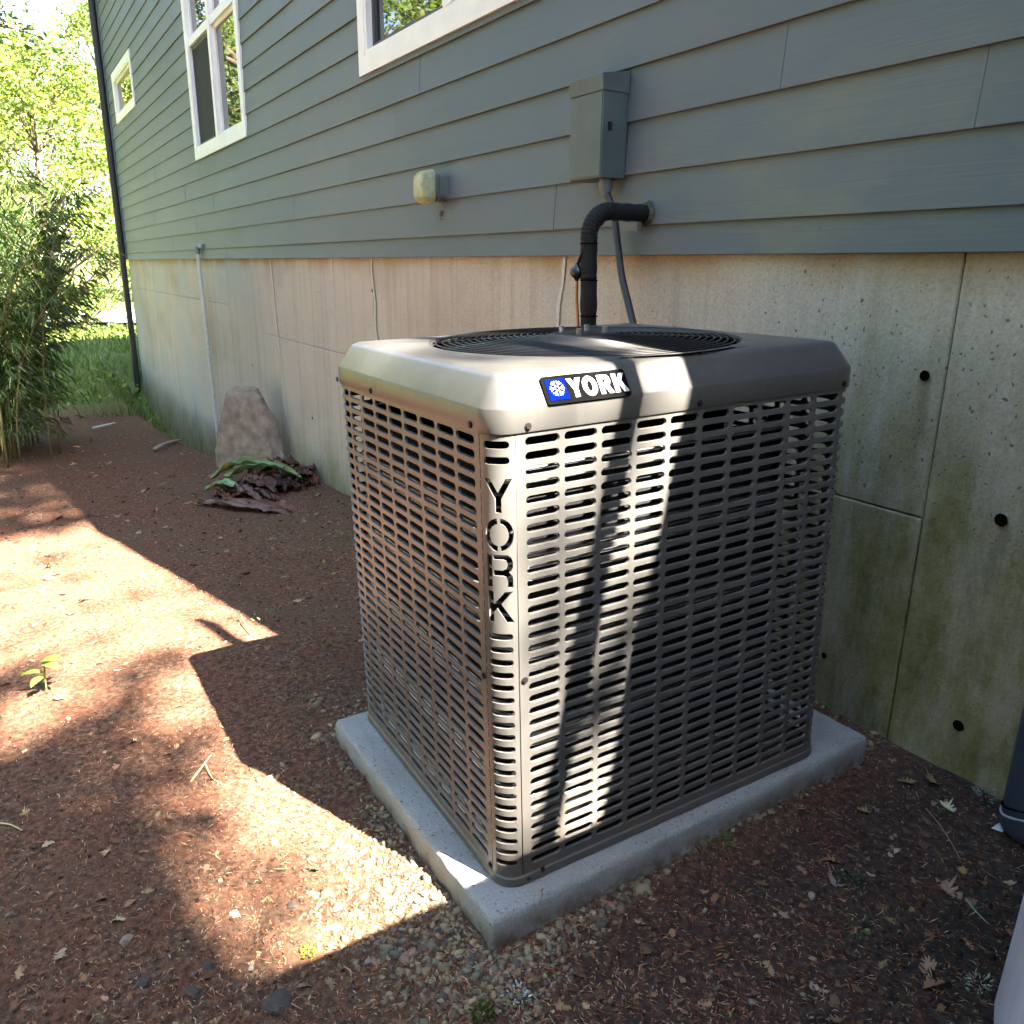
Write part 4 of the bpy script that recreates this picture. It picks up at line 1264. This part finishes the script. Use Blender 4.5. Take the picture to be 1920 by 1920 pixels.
# ---------------------------------------------------------------- tall tree beyond the fence whose crown dapples the ground
tb = MB(); r = np.random.default_rng(15); rr = random.Random(15)
TX, TYY = 10.5, 3.0
tb.tube([(TX, TYY, -.6), (TX - .1, TYY, 4), (TX - .3, TYY + .1, 9), (TX - .4, TYY, 14), (TX - .5, TYY, 22)], [.42, .36, .28, .17, .05], 10)
K = SUNDIR / SUNDIR.x
# crown sprays given as the ground spot each one shades, its spread and leaf count, and how far up it grows
SPR = [(-.13, -.68, .10, 26), (-.02, -.54, .10, 26), (.08, -.40, .10, 26), (-.25, -.86, .10, 26), (-.36, -.99, .11, 26), (.25, -.62, .2, 70), (.02, -.82, .16, 50), (-.18, -1.02, .2, 60), (-.45, -1.12, .2, 50), (.3, -.35, .15, 30),
       (-.78, -.45, .04, 5), (-.79, -.56, .045, 6), (-.79, -.67, .045, 7), (-.79, -.78, .05, 8), (-.76, -.90, .06, 9), (-.68, -1.0, .08, 12), (-.88, -.92, .07, 6),
       (-1.80, -.58, .05, 9), (-1.72, -.52, .04, 5), (-2.02, -.86, .08, 11), (-1.86, -.98, .10, 12), (-1.15, -.80, .10, 6), (-1.30, -.98, .10, 8), (-1.05, -.60, .06, 4),
       (-.47, -.38, .03, 3), (-.2, -1.5, .5, 220), (.9, -1.1, .6, 260), (-1.2, -1.6, .5, 160)]
SPR += [(-.95 - .14 * (k % 4) + .05 * ((k * 5) % 3), -.50 - .13 * (k // 4), .09, 5) for k in range(16)]
SPR += [(-5.02 - .3 * i + .06 * ((j * 7) % 3 - 1), -.32 - .26 * j, .28 if i else .16, 46) for i in range(11) for j in range(5)]
P = []
for (x, y, s, n) in SPR:
    g0 = Vector((x, y, gz(x, y)))
    for k in range(n):
        o_ = Vector((rr.gauss(0, s * .55), rr.gauss(0, s * .55), 0))
        d = rr.uniform(8.6, 12.0) - x
        P.append(tuple(g0 + o_ + K * d))
    e = g0 + K * (10.2 - x)
    zt = min(21, max(7, e.z - 1.5)); tb.tube([(TX - .3, TYY, zt), tuple(Vector((TX - .3, TYY, zt)).lerp(e, .5) + Vector((0, 0, .2))), tuple(e)], [.06, .03, .008], 5)
P = np.array(P)
Vv, Ff, Cc = leaf_mass(P, .16, seed=12, aspect=.6, cols=palette(len(P), (.07, .11, .03), r, .3))
# rest of the crown, away from the sun's path to the unit
q_ = r.normal(size=(5000, 3)) * np.array([1.6, 1.3, 2.0]) + np.array([TX + 1.2, TYY + 3.4, 14.5])
V2, F2, C2 = leaf_mass(q_, .2, seed=13, aspect=.6, cols=palette(len(q_), (.07, .11, .03), r, .3))
DT = empty('maple_tree', (TX, TYY, -.1)); DT.matrix_world = Matrix.Identity(4)
link('trunk', tb.mesh('trunk', True), MAT['bark'], DT)
link('crown', mass_mesh('crown', np.concatenate([Vv, V2]), np.concatenate([Ff, F2 + len(Vv)]), np.concatenate([Cc, C2])), MAT['leaf'], DT)
tag(DT, 'tall tree beyond the board fence that dapples the ground', 'tree', 'trees around the side yard')

# ---------------------------------------------------------------- ground litter
r = np.random.default_rng(31)
PADI = PADM.inverted(); 
def on_pad(x, y, mrg=0.):
    p = PADI @ Vector((x, y, -.05)); return -PW - mrg < p.x < mrg and -mrg < p.y < PD + mrg
def scatter(n, seed, near=.9, far=9., mask=None):
    """density falls with distance from the viewer so that detail stays even"""
    r = np.random.default_rng(seed); out = []
    while len(out) < n:
        d = near * (far / near) ** r.random(4000); a = np.radians(r.uniform(-38, 38, 4000)) + math.pi - rad(31.8)
        x = CAMLOC.x + d * np.cos(a); y = CAMLOC.y + d * np.sin(a)
        for xi, yi in zip(x, y):
            if yi > WY - .01 or on_pad(xi, yi, .003): continue
            if mask is not None and not mask(xi, yi): continue
            out.append((xi, yi))
    return np.array(out[:n])
# gravel: angular stones round the pad
_ico = bmesh.new(); bmesh.ops.create_icosphere(_ico, subdivisions=1, radius=1)
ICV = np.array([v.co for v in _ico.verts]); ICF = np.array([[v.index for v in f.verts] for f in _ico.faces]); _ico.free()
def stones(pos, size, seed, cols, flat=.6, sink=.3):
    r = np.random.default_rng(seed); n = len(pos); m_ = len(ICV)
    sc = np.stack([r.uniform(.7, 1.35, n), r.uniform(.6, 1.1, n), r.uniform(.45, .9, n) * flat / .6], 1) * size[:, None]
    V = ICV[None] * (1 + r.normal(0, .2, (n, m_, 1))) * sc[:, None, :]
    Q = r.normal(size=(n, 4)) * np.array([1, .35, .35, 1]); Q /= np.linalg.norm(Q, axis=1)[:, None]
    w, x, y, z = Q.T
    Rm = np.stack([np.stack([1 - 2 * (y * y + z * z), 2 * (x * y - z * w), 2 * (x * z + y * w)], -1), np.stack([2 * (x * y + z * w), 1 - 2 * (x * x + z * z), 2 * (y * z - x * w)], -1), np.stack([2 * (x * z - y * w), 2 * (y * z + x * w), 1 - 2 * (x * x + y * y)], -1)], 1)
    V = np.einsum('nij,nkj->nki', Rm, V) + pos[:, None, :]
    V[:, :, 2] += (size * (.5 - sink))[:, None]
    F = (ICF[None] + (np.arange(n) * m_)[:, None, None]).reshape(-1, 3)
    return V.reshape(-1, 3), F, np.repeat(cols, m_, 0)
def paddist(x, y):
    p = PADI @ Vector((x, y, -.05)); dx = max(-PW - p.x, 0, p.x); dy = max(-p.y, 0, p.y - PD); return math.hypot(dx, dy), p
def gmask(x, y):
    d, p = paddist(x, y)
    lim = .27 + .12 * nz(x, y, 3, 4.)
    if p.x > -.02: lim *= max(.08, .75 - 1.3 * p.y)
    if p.x < -.30 and p.y < .02: lim *= max(.3, 1 + (p.x + .30) * 2.2)
    return d < lim and rng.random() < 1.15 - d / lim
gp = scatter(3000, 41, .7, 3.2, gmask)
gp = np.c_[gp, [gz(x, y) for x, y in gp]]
gs_ = r.uniform(.0035, .0098, len(gp)) * (1 + (r.random(len(gp)) < .08) * .8)
gc = palette(len(gp), (.215, .172, .105), r, .35, [(.27, .22, .135), (.14, .12, .088), (.19, .145, .085), (.09, .08, .065)], .6)
Vv, Ff, Cc = stones(gp, gs_, 42, gc, flat=.5, sink=.5)
sp = scatter(700, 43, .7, 7); sp = np.c_[sp, [gz(x, y) for x, y in sp]]
V2, F2, C2 = stones(sp, r.uniform(.003, .008, len(sp)), 44, palette(len(sp), (.12, .09, .065), r, .4, [(.26, .24, .2), (.08, .08, .08)], .3))
tag(link('gravel', mass_mesh('gravel', np.concatenate([Vv, V2]), np.concatenate([Ff, F2 + len(Vv)]), np.concatenate([Cc, C2])), MAT['gravel']), 'tan crushed gravel scattered around the concrete pad', 'gravel', kind='stuff')
# needles, bark chips and twigs
n = 42000
np_ = scatter(n, 51, .7, 11.)
pp_ = []
while len(pp_) < 260:
    a_, b_ = -PW * rng.random(), PD * rng.random()
    if -UW - .06 < a_ + .0584 < -.0 + .03 and .07 < b_ - .06 + .067 and rng.random() < .96: continue
    q3 = PADM @ Vector((a_, b_, .001)); pp_.append((q3.x, q3.y, q3.z))
np_[:len(pp_)] = np.array(pp_)[:, :2]
zz = np.array([gz(x, y) for x, y in np_]); zz[:len(pp_)] = np.array(pp_)[:, 2]
ln = r.uniform(.006, .019, n) * (1 + (r.random(n) < .05) * 1.6); an = r.normal(.35, .9, n); wd = r.uniform(.0007, .0017, n)
dist = np.hypot(np_[:, 0] - CAMLOC.x, np_[:, 1] - CAMLOC.y); far_ = np.clip(dist / 3.0, 1, 3); ln *= far_ ** .8; wd *= far_
ux, uy = np.cos(an), np.sin(an); up = r.normal(0, .18, n); curv = r.normal(0, .18, n) * ln
p0 = np.c_[np_[:, 0] - ux * ln / 2, np_[:, 1] - uy * ln / 2, zz + .0015 - np.minimum(0, up) * ln * .5]
p2 = np.c_[np_[:, 0] + ux * ln / 2, np_[:, 1] + uy * ln / 2, zz + .0015 + np.maximum(0, up) * ln]
p1 = (p0 + p2) / 2 + np.c_[-uy * curv, ux * curv, np.abs(curv) * .6 + .0012]
sd = np.c_[-uy * wd, ux * wd, np.zeros(n)]
V = np.stack([p0, p1 - sd, p1 + sd, p2], 1).reshape(-1, 3)
i = np.arange(n) * 4
F = np.concatenate([np.stack([i, i + 1, i + 2], 1), np.stack([i + 1, i + 3, i + 2], 1)])
C = np.repeat(palette(n, (.20, .080, .041), r, .4, [(.33, .20, .11), (.10, .05, .03), (.27, .10, .045), (.30, .24, .16)], .6), 4, 0)
tag(link('needle_litter', mass_mesh('needle_litter', V, F, C), MAT['litter']), 'reddish brown fir needles and bark bits covering the soil', 'needle litter', kind='stuff')
# crumbs of bark and clods of soil
cp_ = scatter(9000, 55, .7, 8.); cp_ = np.c_[cp_, [gz(x, y) for x, y in cp_]]
dist = np.hypot(cp_[:, 0] - CAMLOC.x, cp_[:, 1] - CAMLOC.y)
hum_ = np.clip((cp_[:, 0] - .25) / .3, 0, 1) * np.clip((cp_[:, 1] - .3) / .3, 0, 1)
cc_ = palette(len(cp_), (.085, .05, .034), r, .45, [(.15, .08, .05), (.045, .03, .022), (.20, .12, .075)], .6) * (1 - .6 * hum_)[:, None]
Vv, Ff, Cc = stones(cp_, r.uniform(.0015, .0055, len(cp_)) * (1 + hum_ * .8) * np.clip(dist / 2.5, 1, 2.5), 56, cc_, flat=.35, sink=.25)
tag(link('bark_crumbs', mass_mesh('bark_crumbs', Vv, Ff, Cc), MAT['litter']), 'crumbs of bark and soil clods over the ground', 'bark crumbs', kind='stuff')
# oak leaves: lobed flat shapes curled a little
def oak_outline(k=5):
    pts = []
    for i in range(k * 2 + 1):
        t = i / (k * 2); w = (.30 if i % 2 else .13) * math.sin(math.pi * min(1, t * .9 + .12)) * (1.15 if t > .4 else .85)
        pts.append((t, w))
    return [(0, .015)] + pts + [(1.03, 0)] + [(a, -b) for a, b in reversed(pts)] + [(0, -.015)]
OUT = np.array(oak_outline())
ELL = np.array([(t, .24 * math.sin(math.pi * t) ** .8) for t in np.linspace(0, 1, 13)] + [(t, -.24 * math.sin(math.pi * t) ** .8) for t in np.linspace(1, 0, 11)[1:]])
ELL = np.vstack([ELL, np.zeros((len(OUT) - len(ELL), 2))]) if len(ELL) < len(OUT) else ELL[:len(OUT)]
def lobed(pos, size, seed, cols, curl=.35, oak=1.0):
    r = np.random.default_rng(seed); n = len(pos); m_ = len(OUT)
    Vs, Fs, Cs = [], [], []
    for k in range(n):
        L = size[k]; a = r.uniform(0, 2 * math.pi); c_, s_ = math.cos(a), math.sin(a)
        src = OUT if r.random() < oak else ELL
        # uneven lobes and torn margins
        jit = 1 + r.normal(0, .12, m_); wob = r.normal(0, .03, m_); ben = r.normal(0, .5)
        sx0 = src[:, 0] * (1 if r.random() < .6 else r.uniform(.45, .8))
        x = (sx0 - .5) * L; y = (src[:, 1] * jit + wob * (np.abs(src[:, 1]) > .03) + ben * (sx0 - .5) ** 2 * .5) * L * r.uniform(.7, 1.4)
        cu_, cv, tl_, tw = r.uniform(-.5, 1) * curl * 1.6 / L, r.uniform(-.3, 1) * curl * 5 / L, r.uniform(-.3, .3), r.uniform(-.45, .45)
        hz = lambda x, y: cu_ * x * x + cv * y * y + tl_ * x + tw * y + .12 * L * np.sin(x / L * 9 + k) * (y / L)
        z = hz(x, y); low = z.min(); bury = r.uniform(.0, .35) * (z.max() - low)
        X = pos[k][0] + x * c_ - y * s_; Y = pos[k][1] + x * s_ + y * c_
        V0 = np.c_[X, Y, pos[k][2] + z - low - bury + .0015]
        cx_, cy_ = x.mean(), y.mean()
        ctr = np.array([pos[k][0] + cx_ * c_ - cy_ * s_, pos[k][1] + cx_ * s_ + cy_ * c_, pos[k][2] + float(hz(np.array(cx_), np.array(cy_))) - low - bury + .0015])
        Vs.append(np.vstack([V0, ctr]))
        cc = np.tile(cols[k], (m_ + 1, 1)) * r.uniform(.75, 1.15, (m_ + 1, 1)); cc[m_] *= 1.15
        Cs.append(cc)
        b = k * (m_ + 1)
        Fs += [(b + m_, b + i, b + (i + 1) % m_) for i in range(m_)]
    return np.concatenate(Vs), np.array(Fs), np.concatenate(Cs)
LEAFC = [(.22, .135, .07), (.27, .18, .10), (.16, .085, .045), (.10, .06, .036), (.33, .25, .16), (.22, .12, .08), (.13, .075, .05)]
lp = scatter(1500, 61, .75, 10.); n = len(lp)
lp = np.c_[lp, [gz(x, y) for x, y in lp]]
dist = np.hypot(lp[:, 0] - CAMLOC.x, lp[:, 1] - CAMLOC.y)
sz = r.uniform(.010, .036, n) * np.clip(dist / 2.4, 1, 2.2)
Vv, Ff, Cc = lobed(lp, sz, 62, palette(n, LEAFC[0], r, .35, LEAFC, .95), .4, .55)
tag(link('leaf_litter', mass_mesh('leaf_litter', Vv, Ff, Cc), MAT['litter']), 'small dry brown oak leaves strewn over the soil', 'leaf litter', kind='stuff')
# larger fallen leaves that can be told apart
def ground_at(px, py):
    """where the picture shows a spot: ray from the viewpoint to the terrain"""
    d = _f + _r * ((px - 960) / 1525.73) - _u * ((py - 960) / 1525.73)
    s = .4
    for _ in range(4000):
        p = CAMLOC + d * s
        if p.z < gz(p.x, p.y): return p
        s += .004
    return p
def gpt(px, py): p = ground_at(px, py); return (p.x, p.y, gz(p.x, p.y))
for (px, py, L_, col, lab) in [
    (1555, 1615, .07, (.30, .16, .07), 'orange-brown oak leaf lying right of the pad'),
    (1578, 1655, .075, (.30, .22, .19), 'pinkish grey curled leaf below the orange-brown leaf'),
    (1775, 1670, .085, (.26, .17, .12), 'broad brown lobed leaf on the dark soil at right'),
    (1805, 1635, .05, (.33, .19, .08), 'small tan leaf beside the broad lobed leaf on dark soil'),
    (1730, 1820, .06, (.28, .17, .12), 'brown lobed leaf near the bottom right, above its twin'),
    (1745, 1855, .055, (.24, .14, .09), 'reddish brown leaf at bottom right below another leaf'),
    (1620, 1525, .05, (.33, .22, .10), 'small tan leaf close to the pad on the right'),
    (1755, 1465, .10, (.30, .21, .10), 'long tan fern-like leaf lying against the foundation'),
    (1700, 1470, .06, (.27, .18, .08), 'curled tan leaf beside the long one at the foundation'),
    (1775, 1515, .06, (.46, .43, .26), 'pale yellow narrow leaf near the blue pipe'),
    (215, 1445, .05, (.30, .16, .11), 'reddish leaf in the sunlit soil left of the shadow'),
    (250, 1395, .045, (.42, .36, .20), 'yellow leaf in the sunlit soil at left'),
    (520, 1890, .05, (.20, .12, .08), 'dark brown leaf at the bottom edge among needles'),
    (620, 1790, .05, (.28, .14, .09), 'curled red-brown leaf at the lower edge of the sunlit gravel'),
    (110, 1800, .06, (.34, .25, .16), 'large dry tan leaf in the lower left corner'),
    (40, 1530, .05, (.36, .27, .12), 'tan leaf at the left edge in half shade'),
]:
    p = gpt(px, py); q_ = np.array([p]); V3, F3, C3 = lobed(q_, np.array([L_ * .82]), int(px), np.array([col]), .5)
    V3 = V3 - np.array(p)
    o = link('fallen_leaf', mass_mesh('fallen_leaf', V3, F3, C3), MAT['litter']); o.location = (p[0], p[1], p[2] + .004)
    tag(o, lab, 'leaf', 'larger fallen leaves')

# stones that stand out
def rock_mesh(seed, size, sub=3, flat=(1, .8, .6), rough=.6):
    bm = bmesh.new(); bmesh.ops.create_icosphere(bm, subdivisions=sub, radius=1)
    for v in bm.verts:
        n_ = v.co.normalized()
        d = 1 + rough * noise.noise(n_ * 1.4 + Vector((seed, seed * .3, 0))) + rough * .35 * noise.noise(n_ * 4 + Vector((0, seed, 2)))
        v.co = Vector((n_.x * flat[0], n_.y * flat[1], n_.z * flat[2])) * d * size
    me = bpy.data.meshes.new('stone'); bm.to_mesh(me); bm.free(); me.polygons.foreach_set('use_smooth', [True] * len(me.polygons)); me.set_sharp_from_angle(angle=rad(28)); return me
dk = plain('dark_stone', (.055, .046, .038), .95, scale=40, var=.35, bump=.4)
for (px, py, sz_, lab) in [(520, 1885, .034, 'largest dark grey stone at the bottom edge'), (365, 1862, .021, 'dark rounded stone left of the largest one at the bottom'), (270, 1845, .018, 'small slate grey stone at lower left in the shade'), (390, 1815, .016, 'bluish grey stone just below the sunlit gravel'), (238, 1765, .018, 'pinkish tan stone at the left rim of the sunlit gravel'), (548, 1700, .017, 'flat grey stone within the sunlit gravel')]:
    p = gpt(px, py); o = link('stone', rock_mesh(px * .13, sz_, 2), dk if 'tan' not in lab else MAT['stone']); o.location = (p[0], p[1], p[2] + sz_ * .02); o.rotation_euler.z = px; o.scale = (.85, .85, .85)
    tag(o, lab, 'stone', 'loose stones in the foreground')

# boulder leaning against the foundation
def boulder():
    bl0, br0 = Vector((-6.24, .70, -.60)), Vector((-5.66, 1.25, -.60))
    ax = (br0 - bl0); w = ax.length; ax.normalize(); bk = Vector((-.75, .25, 0)).normalized()
    H = .88
    # (across, height, depth) of the corners of a split slab
    pts = [(.02, 0, .03), (.09, 0, 0), (.76, 0, -.01), (.92, 0, .07), (.02, .33, .05), (.11, .34, .015), (.74, .40, .01), (.89, .32, .10),
           (.13, .68, .09), (.18, .80, .06), (.27, .90, .075), (.22, .93, .12), (.33, 1.0, .17), (.62, .90, .08), (.59, .99, .18), (.69, .87, .12), (.72, .74, .08), (.80, .70, .15), (.88, .50, .15),
           (.06, 0, .26), (.90, 0, .20), (.10, .6, .28), (.84, .6, .24), (.28, .94, .28), (.62, .95, .28)]
    bm = bmesh.new()
    for a, b, d in pts: bm.verts.new(bl0 + ax * (w * a) + Vector((0, 0, H * b)) + bk * (d + .07 * b))
    res = bmesh.ops.convex_hull(bm, input=bm.verts[:])
    junk = [v for v in bm.verts if not v.link_faces]
    bmesh.ops.delete(bm, geom=junk, context='VERTS')
    bmesh.ops.bevel(bm, geom=bm.edges[:], offset=.008, segments=1, affect='EDGES')
    bmesh.ops.triangulate(bm, faces=bm.faces[:])
    for _ in range(3): bmesh.ops.subdivide_edges(bm, edges=[e for e in bm.edges if e.calc_length() > .03], cuts=1, use_grid_fill=False); bmesh.ops.triangulate(bm, faces=bm.faces[:])
    bm.normal_update()
    for v in bm.verts:
        p = v.co
        v.co = p + v.normal * (.010 * noise.noise(p * 9) + .012 * (abs(noise.noise(p * 17)) - .3) + .004 * noise.noise(p * 45))
    bmesh.ops.recalc_face_normals(bm, faces=bm.faces)
    me = bpy.data.meshes.new('boulder'); bm.to_mesh(me); bm.free()
    return link('boulder', me, MAT['stone'])
tag(boulder(), 'tall brown sandstone boulder leaning against the foundation', 'boulder')

# heap of wilted leaves beside the boulder
MAT['wilt'] = m_tint('wilted_leaf', .55, .3, trans=.10, bump=.8)
HP = empty('wilted_leaf_heap', gpt(480, 915)); HP.matrix_world = Matrix.Identity(4)
tag(HP, 'heap of wilted brown and green leaves in front of the boulder', 'leaf heap')
def big_leaf(base, heading, L_, W_, col, crump, fold, seed, rise, tilt=0., edge=None):
    nu, nv = 26, 13
    h = Vector((math.cos(heading), math.sin(heading), 0)); sd = Vector((-h.y, h.x, 0))
    vs_, cs = [], []
    N = lambda a, b, c: noise.noise(Vector((a, b, c)))
    for i in range(nu):
        t = i / (nu - 1); w = W_ * (math.sin(math.pi * min(1, t * .93 + .07)) ** .6) * (1 + .25 * N(t * 6, seed, 2))
        for j in range(nv):
            s = j / (nv - 1) * 2 - 1
            ridge = abs(N(t * 4 + seed, s * 2.2, seed)) - .25
            fine = abs(N(t * 11, s * 6 + seed, 1.)) - .2
            p = Vector(base) + h * (L_ * (t - .1 * ridge)) + sd * (w * s * .5 * (1 - .45 * abs(ridge)))
            p.z += rise * math.sin(math.pi * t) + fold * abs(s) * w * .5 + crump * (1.7 * ridge + .9 * fine) + tilt * L_ * t + .02
            p += sd * crump * 1.2 * N(t * 5, s * 2, seed + 3)
            vs_.append(tuple(p))
            k = .55 + .9 * max(0, .5 + N(t * 8, s * 8, seed)) + (.35 if abs(s) < .1 else 0)
            c_ = col if edge is None else [a + (b - a) * max(0, min(1, (abs(s) - .5) * 2 + N(t * 5, s, seed))) for a, b in zip(col, edge)]
            cs.append([c * k for c in c_])
    F3 = np.array([(i * nv + j, i * nv + j + 1, (i + 1) * nv + j + 1, (i + 1) * nv + j) for i in range(nu - 1) for j in range(nv - 1)])
    me = mass_mesh('leaf', np.array(vs_), F3, np.array(cs)); me.polygons.foreach_set('use_smooth', [True] * len(me.polygons))
    link('leaf', me, MAT['wilt'], HP)
GR, LG, BRN, RB, PK, DK = (.085, .20, .085), (.17, .31, .15), (.085, .042, .028), (.15, .062, .034), (.16, .098, .082), (.035, .022, .017)
hr = random.Random(12)
for i in range(34):
    a, b = hr.uniform(0, 1), hr.gauss(0, .35)
    px = 385 + 195 * a + 10 * b; py = 938 - 44 * a + 12 * b
    p = gpt(px, py); hgt = .02 + .16 * math.exp(-((a - .55) / .3) ** 2) * hr.random()
    big_leaf((p[0], p[1], p[2] + hgt * .8 - .03), hr.uniform(-.4, 2.2), hr.uniform(.16, .42), hr.uniform(.07, .20), hr.choice([BRN, RB, PK, DK, BRN, RB]), hr.uniform(.03, .065), hr.uniform(.0, .6), hr.uniform(0, 50), hr.uniform(0, .06))
for (px, py), hd, L_, W_, col, cr, fo, ri, dz in [((398, 915), 1.25, .55, .20, GR, .022, .5, .10, .06), ((428, 918), 1.05, .58, .17, LG, .02, .5, .09, .08), ((388, 930), .95, .30, .14, LG, .018, .5, .05, .02), ((372, 946), .62, .95, .11, PK, .028, .2, .03, .0), ((420, 948), .60, .80, .10, RB, .03, .3, .02, .01)]:
    p = gpt(px, py); big_leaf((p[0], p[1], p[2] + dz), hd, L_, W_, col, cr, fo, px * .37, ri, 0., (.20, .17, .05) if col in (GR, LG) else None)

# seedling in the left foreground
SD = empty('seedling', gpt(88, 1300))
m = MB(); m.tube(smooth([(0, 0, -.01), (.004, .002, .05), (-.002, .006, .11)]), [.0028] * 17, 6); m.build('stem', MAT['culm'], SD, True)
for k, (hd, z, L_) in enumerate([(.6, .105, .075), (2.4, .10, .08), (4.4, .075, .07), (5.6, .06, .065), (1.4, .115, .06)]):
    h = Vector((math.cos(hd), math.sin(hd), .45)); sd = Vector((-math.sin(hd), math.cos(hd), 0))
    vs_ = []
    for i in range(6):
        t = i / 5; w = .017 * math.sin(math.pi * (t * .92 + .04)) ** .8
        c = h * (L_ * t) + Vector((0, 0, z - .035 * t * t))
        vs_ += [tuple(c - sd * w + Vector((0, 0, .005))), tuple(c), tuple(c + sd * w + Vector((0, 0, .005)))]
    F3 = np.array([(i * 3 + j, i * 3 + j + 1, (i + 1) * 3 + j + 1, (i + 1) * 3 + j) for i in range(5) for j in range(2)])
    me = mass_mesh('leaf', np.array(vs_), F3, np.tile([(.16, .26, .05)], (18, 1))); link('leaf', me, MAT['leaf'], SD)
tag(SD, 'small green seedling growing from the soil at left', 'seedling')

# pale twigs and sticks
def twig(pts, r_, lab, mat):
    m = MB(); pp = smooth(pts, 4); m.tube(pp, [r_ * (1 - .5 * i / len(pp)) for i in range(len(pp))], 6)
    tag(m.build('twig', mat, None, True), lab, 'twig', 'loose twigs')
straw = plain('straw', (.50, .42, .20), .7); gtw = plain('grey_twig', (.22, .19, .16), .8); wst = plain('bleached_stick', (.55, .56, .58), .7)
def ray_pts(l, dz): return [(lambda p: (p[0], p[1], p[2] + d))(gpt(a, b)) for (a, b), d in zip(l, dz)]
twig(ray_pts([(358, 1468), (380, 1450), (398, 1432)], [.004, .02, .03]), .0032, 'straw coloured twig standing up at the edge of the unit shadow', straw)
twig(ray_pts([(385, 1440), (398, 1462), (420, 1474)], [.02, .006, .003]), .0018, 'thin bent straw below the standing twig', straw)
twig(ray_pts([(0, 1548), (20, 1552), (42, 1560)], [.006, .008, .004]), .0026, 'short straw at the left edge in half shade', straw)
twig(ray_pts([(175, 808), (196, 803), (216, 798)], [.03, .03, .03]), .018, 'bleached white stick on the slope near the grass', wst)
twig(ray_pts([(1735, 1520), (1765, 1560), (1800, 1615)], [.006, .012, .004]), .0016, 'thin grey twig across the dark soil at right', gtw)
twig(ray_pts([(1810, 1690), (1828, 1715), (1852, 1735)], [.006, .008, .004]), .0018, 'pale green stem on the dark soil at right', plain('green_stem', (.22, .34, .26), .6))
twig(ray_pts([(290, 848), (315, 840), (340, 832)], [.03, .05, .04]), .022, 'mossy stick lying at the foot of the foundation', gtw)
for k, (px, py) in enumerate([(445, 1175), (455, 1190)][:1]):
    twig(ray_pts([(452, 1165), (462, 1180), (472, 1195)], [.03, .02, .005]), .003, 'small weed stalk at the tip of the sunlit patch', plain('weed_stalk', (.25, .32, .10), .7))

# lichen, moss tufts, small plants
def tuft(name, px, py, R_, n, col, lab, cat, alts, kind='branch', sd=1):
    r = np.random.default_rng(sd); p = gpt(px, py); P = []; D = []
    a = r.uniform(0, 2 * math.pi, n); q_ = np.sqrt(r.random(n)) * R_; z = r.random(n) * R_ * .7
    P = np.c_[np.cos(a) * q_, np.sin(a) * q_, z]
    V3, F3, C3 = leaf_mass(P, R_ * .42, seed=sd + 1, aspect=.34 if kind == 'branch' else .55, cols=palette(n, col, r, .25, alts, .4), dirs=np.c_[np.cos(a), np.sin(a), np.full(n, .6)])
    o = link(name, mass_mesh(name, V3, F3, C3), MAT['lichen'] if kind == 'branch' else MAT['leaf']); o.location = p
    tag(o, lab, cat)
tuft('lichen', 972, 1872, .022, 90, (.36, .39, .37), 'white branching lichen on gravel at the bottom centre', 'lichen', [(.45, .48, .45)], sd=3)
tuft('lichen', 1845, 1500, .028, 90, (.20, .24, .21), 'grey-green lichen beside the blue pipe at the wall', 'lichen', [(.28, .31, .28)], sd=4)
tuft('lichen', 1835, 1850, .024, 80, (.26, .29, .24), 'pale green lichen clump in the lower right litter', 'lichen', [(.32, .35, .29)], sd=5)
tuft('moss_cushion', 905, 1908, .022, 160, (.11, .12, .02), 'olive moss cushion at the bottom edge below the pad', 'moss', [(.07, .08, .015)], 'm', 6)
tuft('moss_cushion', 578, 1790, .016, 110, (.26, .26, .04), 'yellow-green moss tuft at the lower rim of the sunlit gravel', 'moss', [(.20, .22, .04)], 'm', 7)
tuft('ivy_sprig', 1350, 1585, .035, 26, (.09, .15, .045), 'small green ivy sprig at the front edge of the pad', 'plant', [(.13, .2, .06)], 'm', 8)
tuft('ivy_sprig', 1610, 1748, .030, 24, (.12, .22, .09), 'bright green sprig in the litter at lower right', 'plant', [(.28, .34, .1)], 'm', 9)
tuft('ivy_sprig', 1595, 1660, .026, 40, (.03, .075, .04), 'dark green leaf cluster beside the pinkish leaf', 'plant', [(.04, .09, .05)], 'm', 10)
tuft('grass_tuft', 650, 1010, .06, 34, (.12, .15, .05), 'thin grass tuft beside the left side of the unit', 'grass tuft', [(.16, .17, .07)], 'branch', 11)
tuft('grass_tuft', 500, 1165, .05, 30, (.15, .16, .08), 'sparse weed tuft in the shade beyond the unit shadow', 'grass tuft', [(.2, .2, .11)], 'branch', 12)
# white scrap under the blue pipe
p = gpt(1872, 1556); m = MB()
m.add([(-.012, -.012, .002), (.014, -.010, .006), (.012, .012, .016), (-.008, .014, .010), (0, 0, .013)], [(0, 1, 4), (1, 2, 4), (2, 3, 4), (3, 0, 4)])
o = m.build('paper_scrap', plain('white_scrap', (.62, .66, .70), .7)); o.location = p; so = o.modifiers.new('s', 'SOLIDIFY'); so.thickness = .001
tag(o, 'scrap of white paper on the soil below the blue pipe', 'paper scrap')
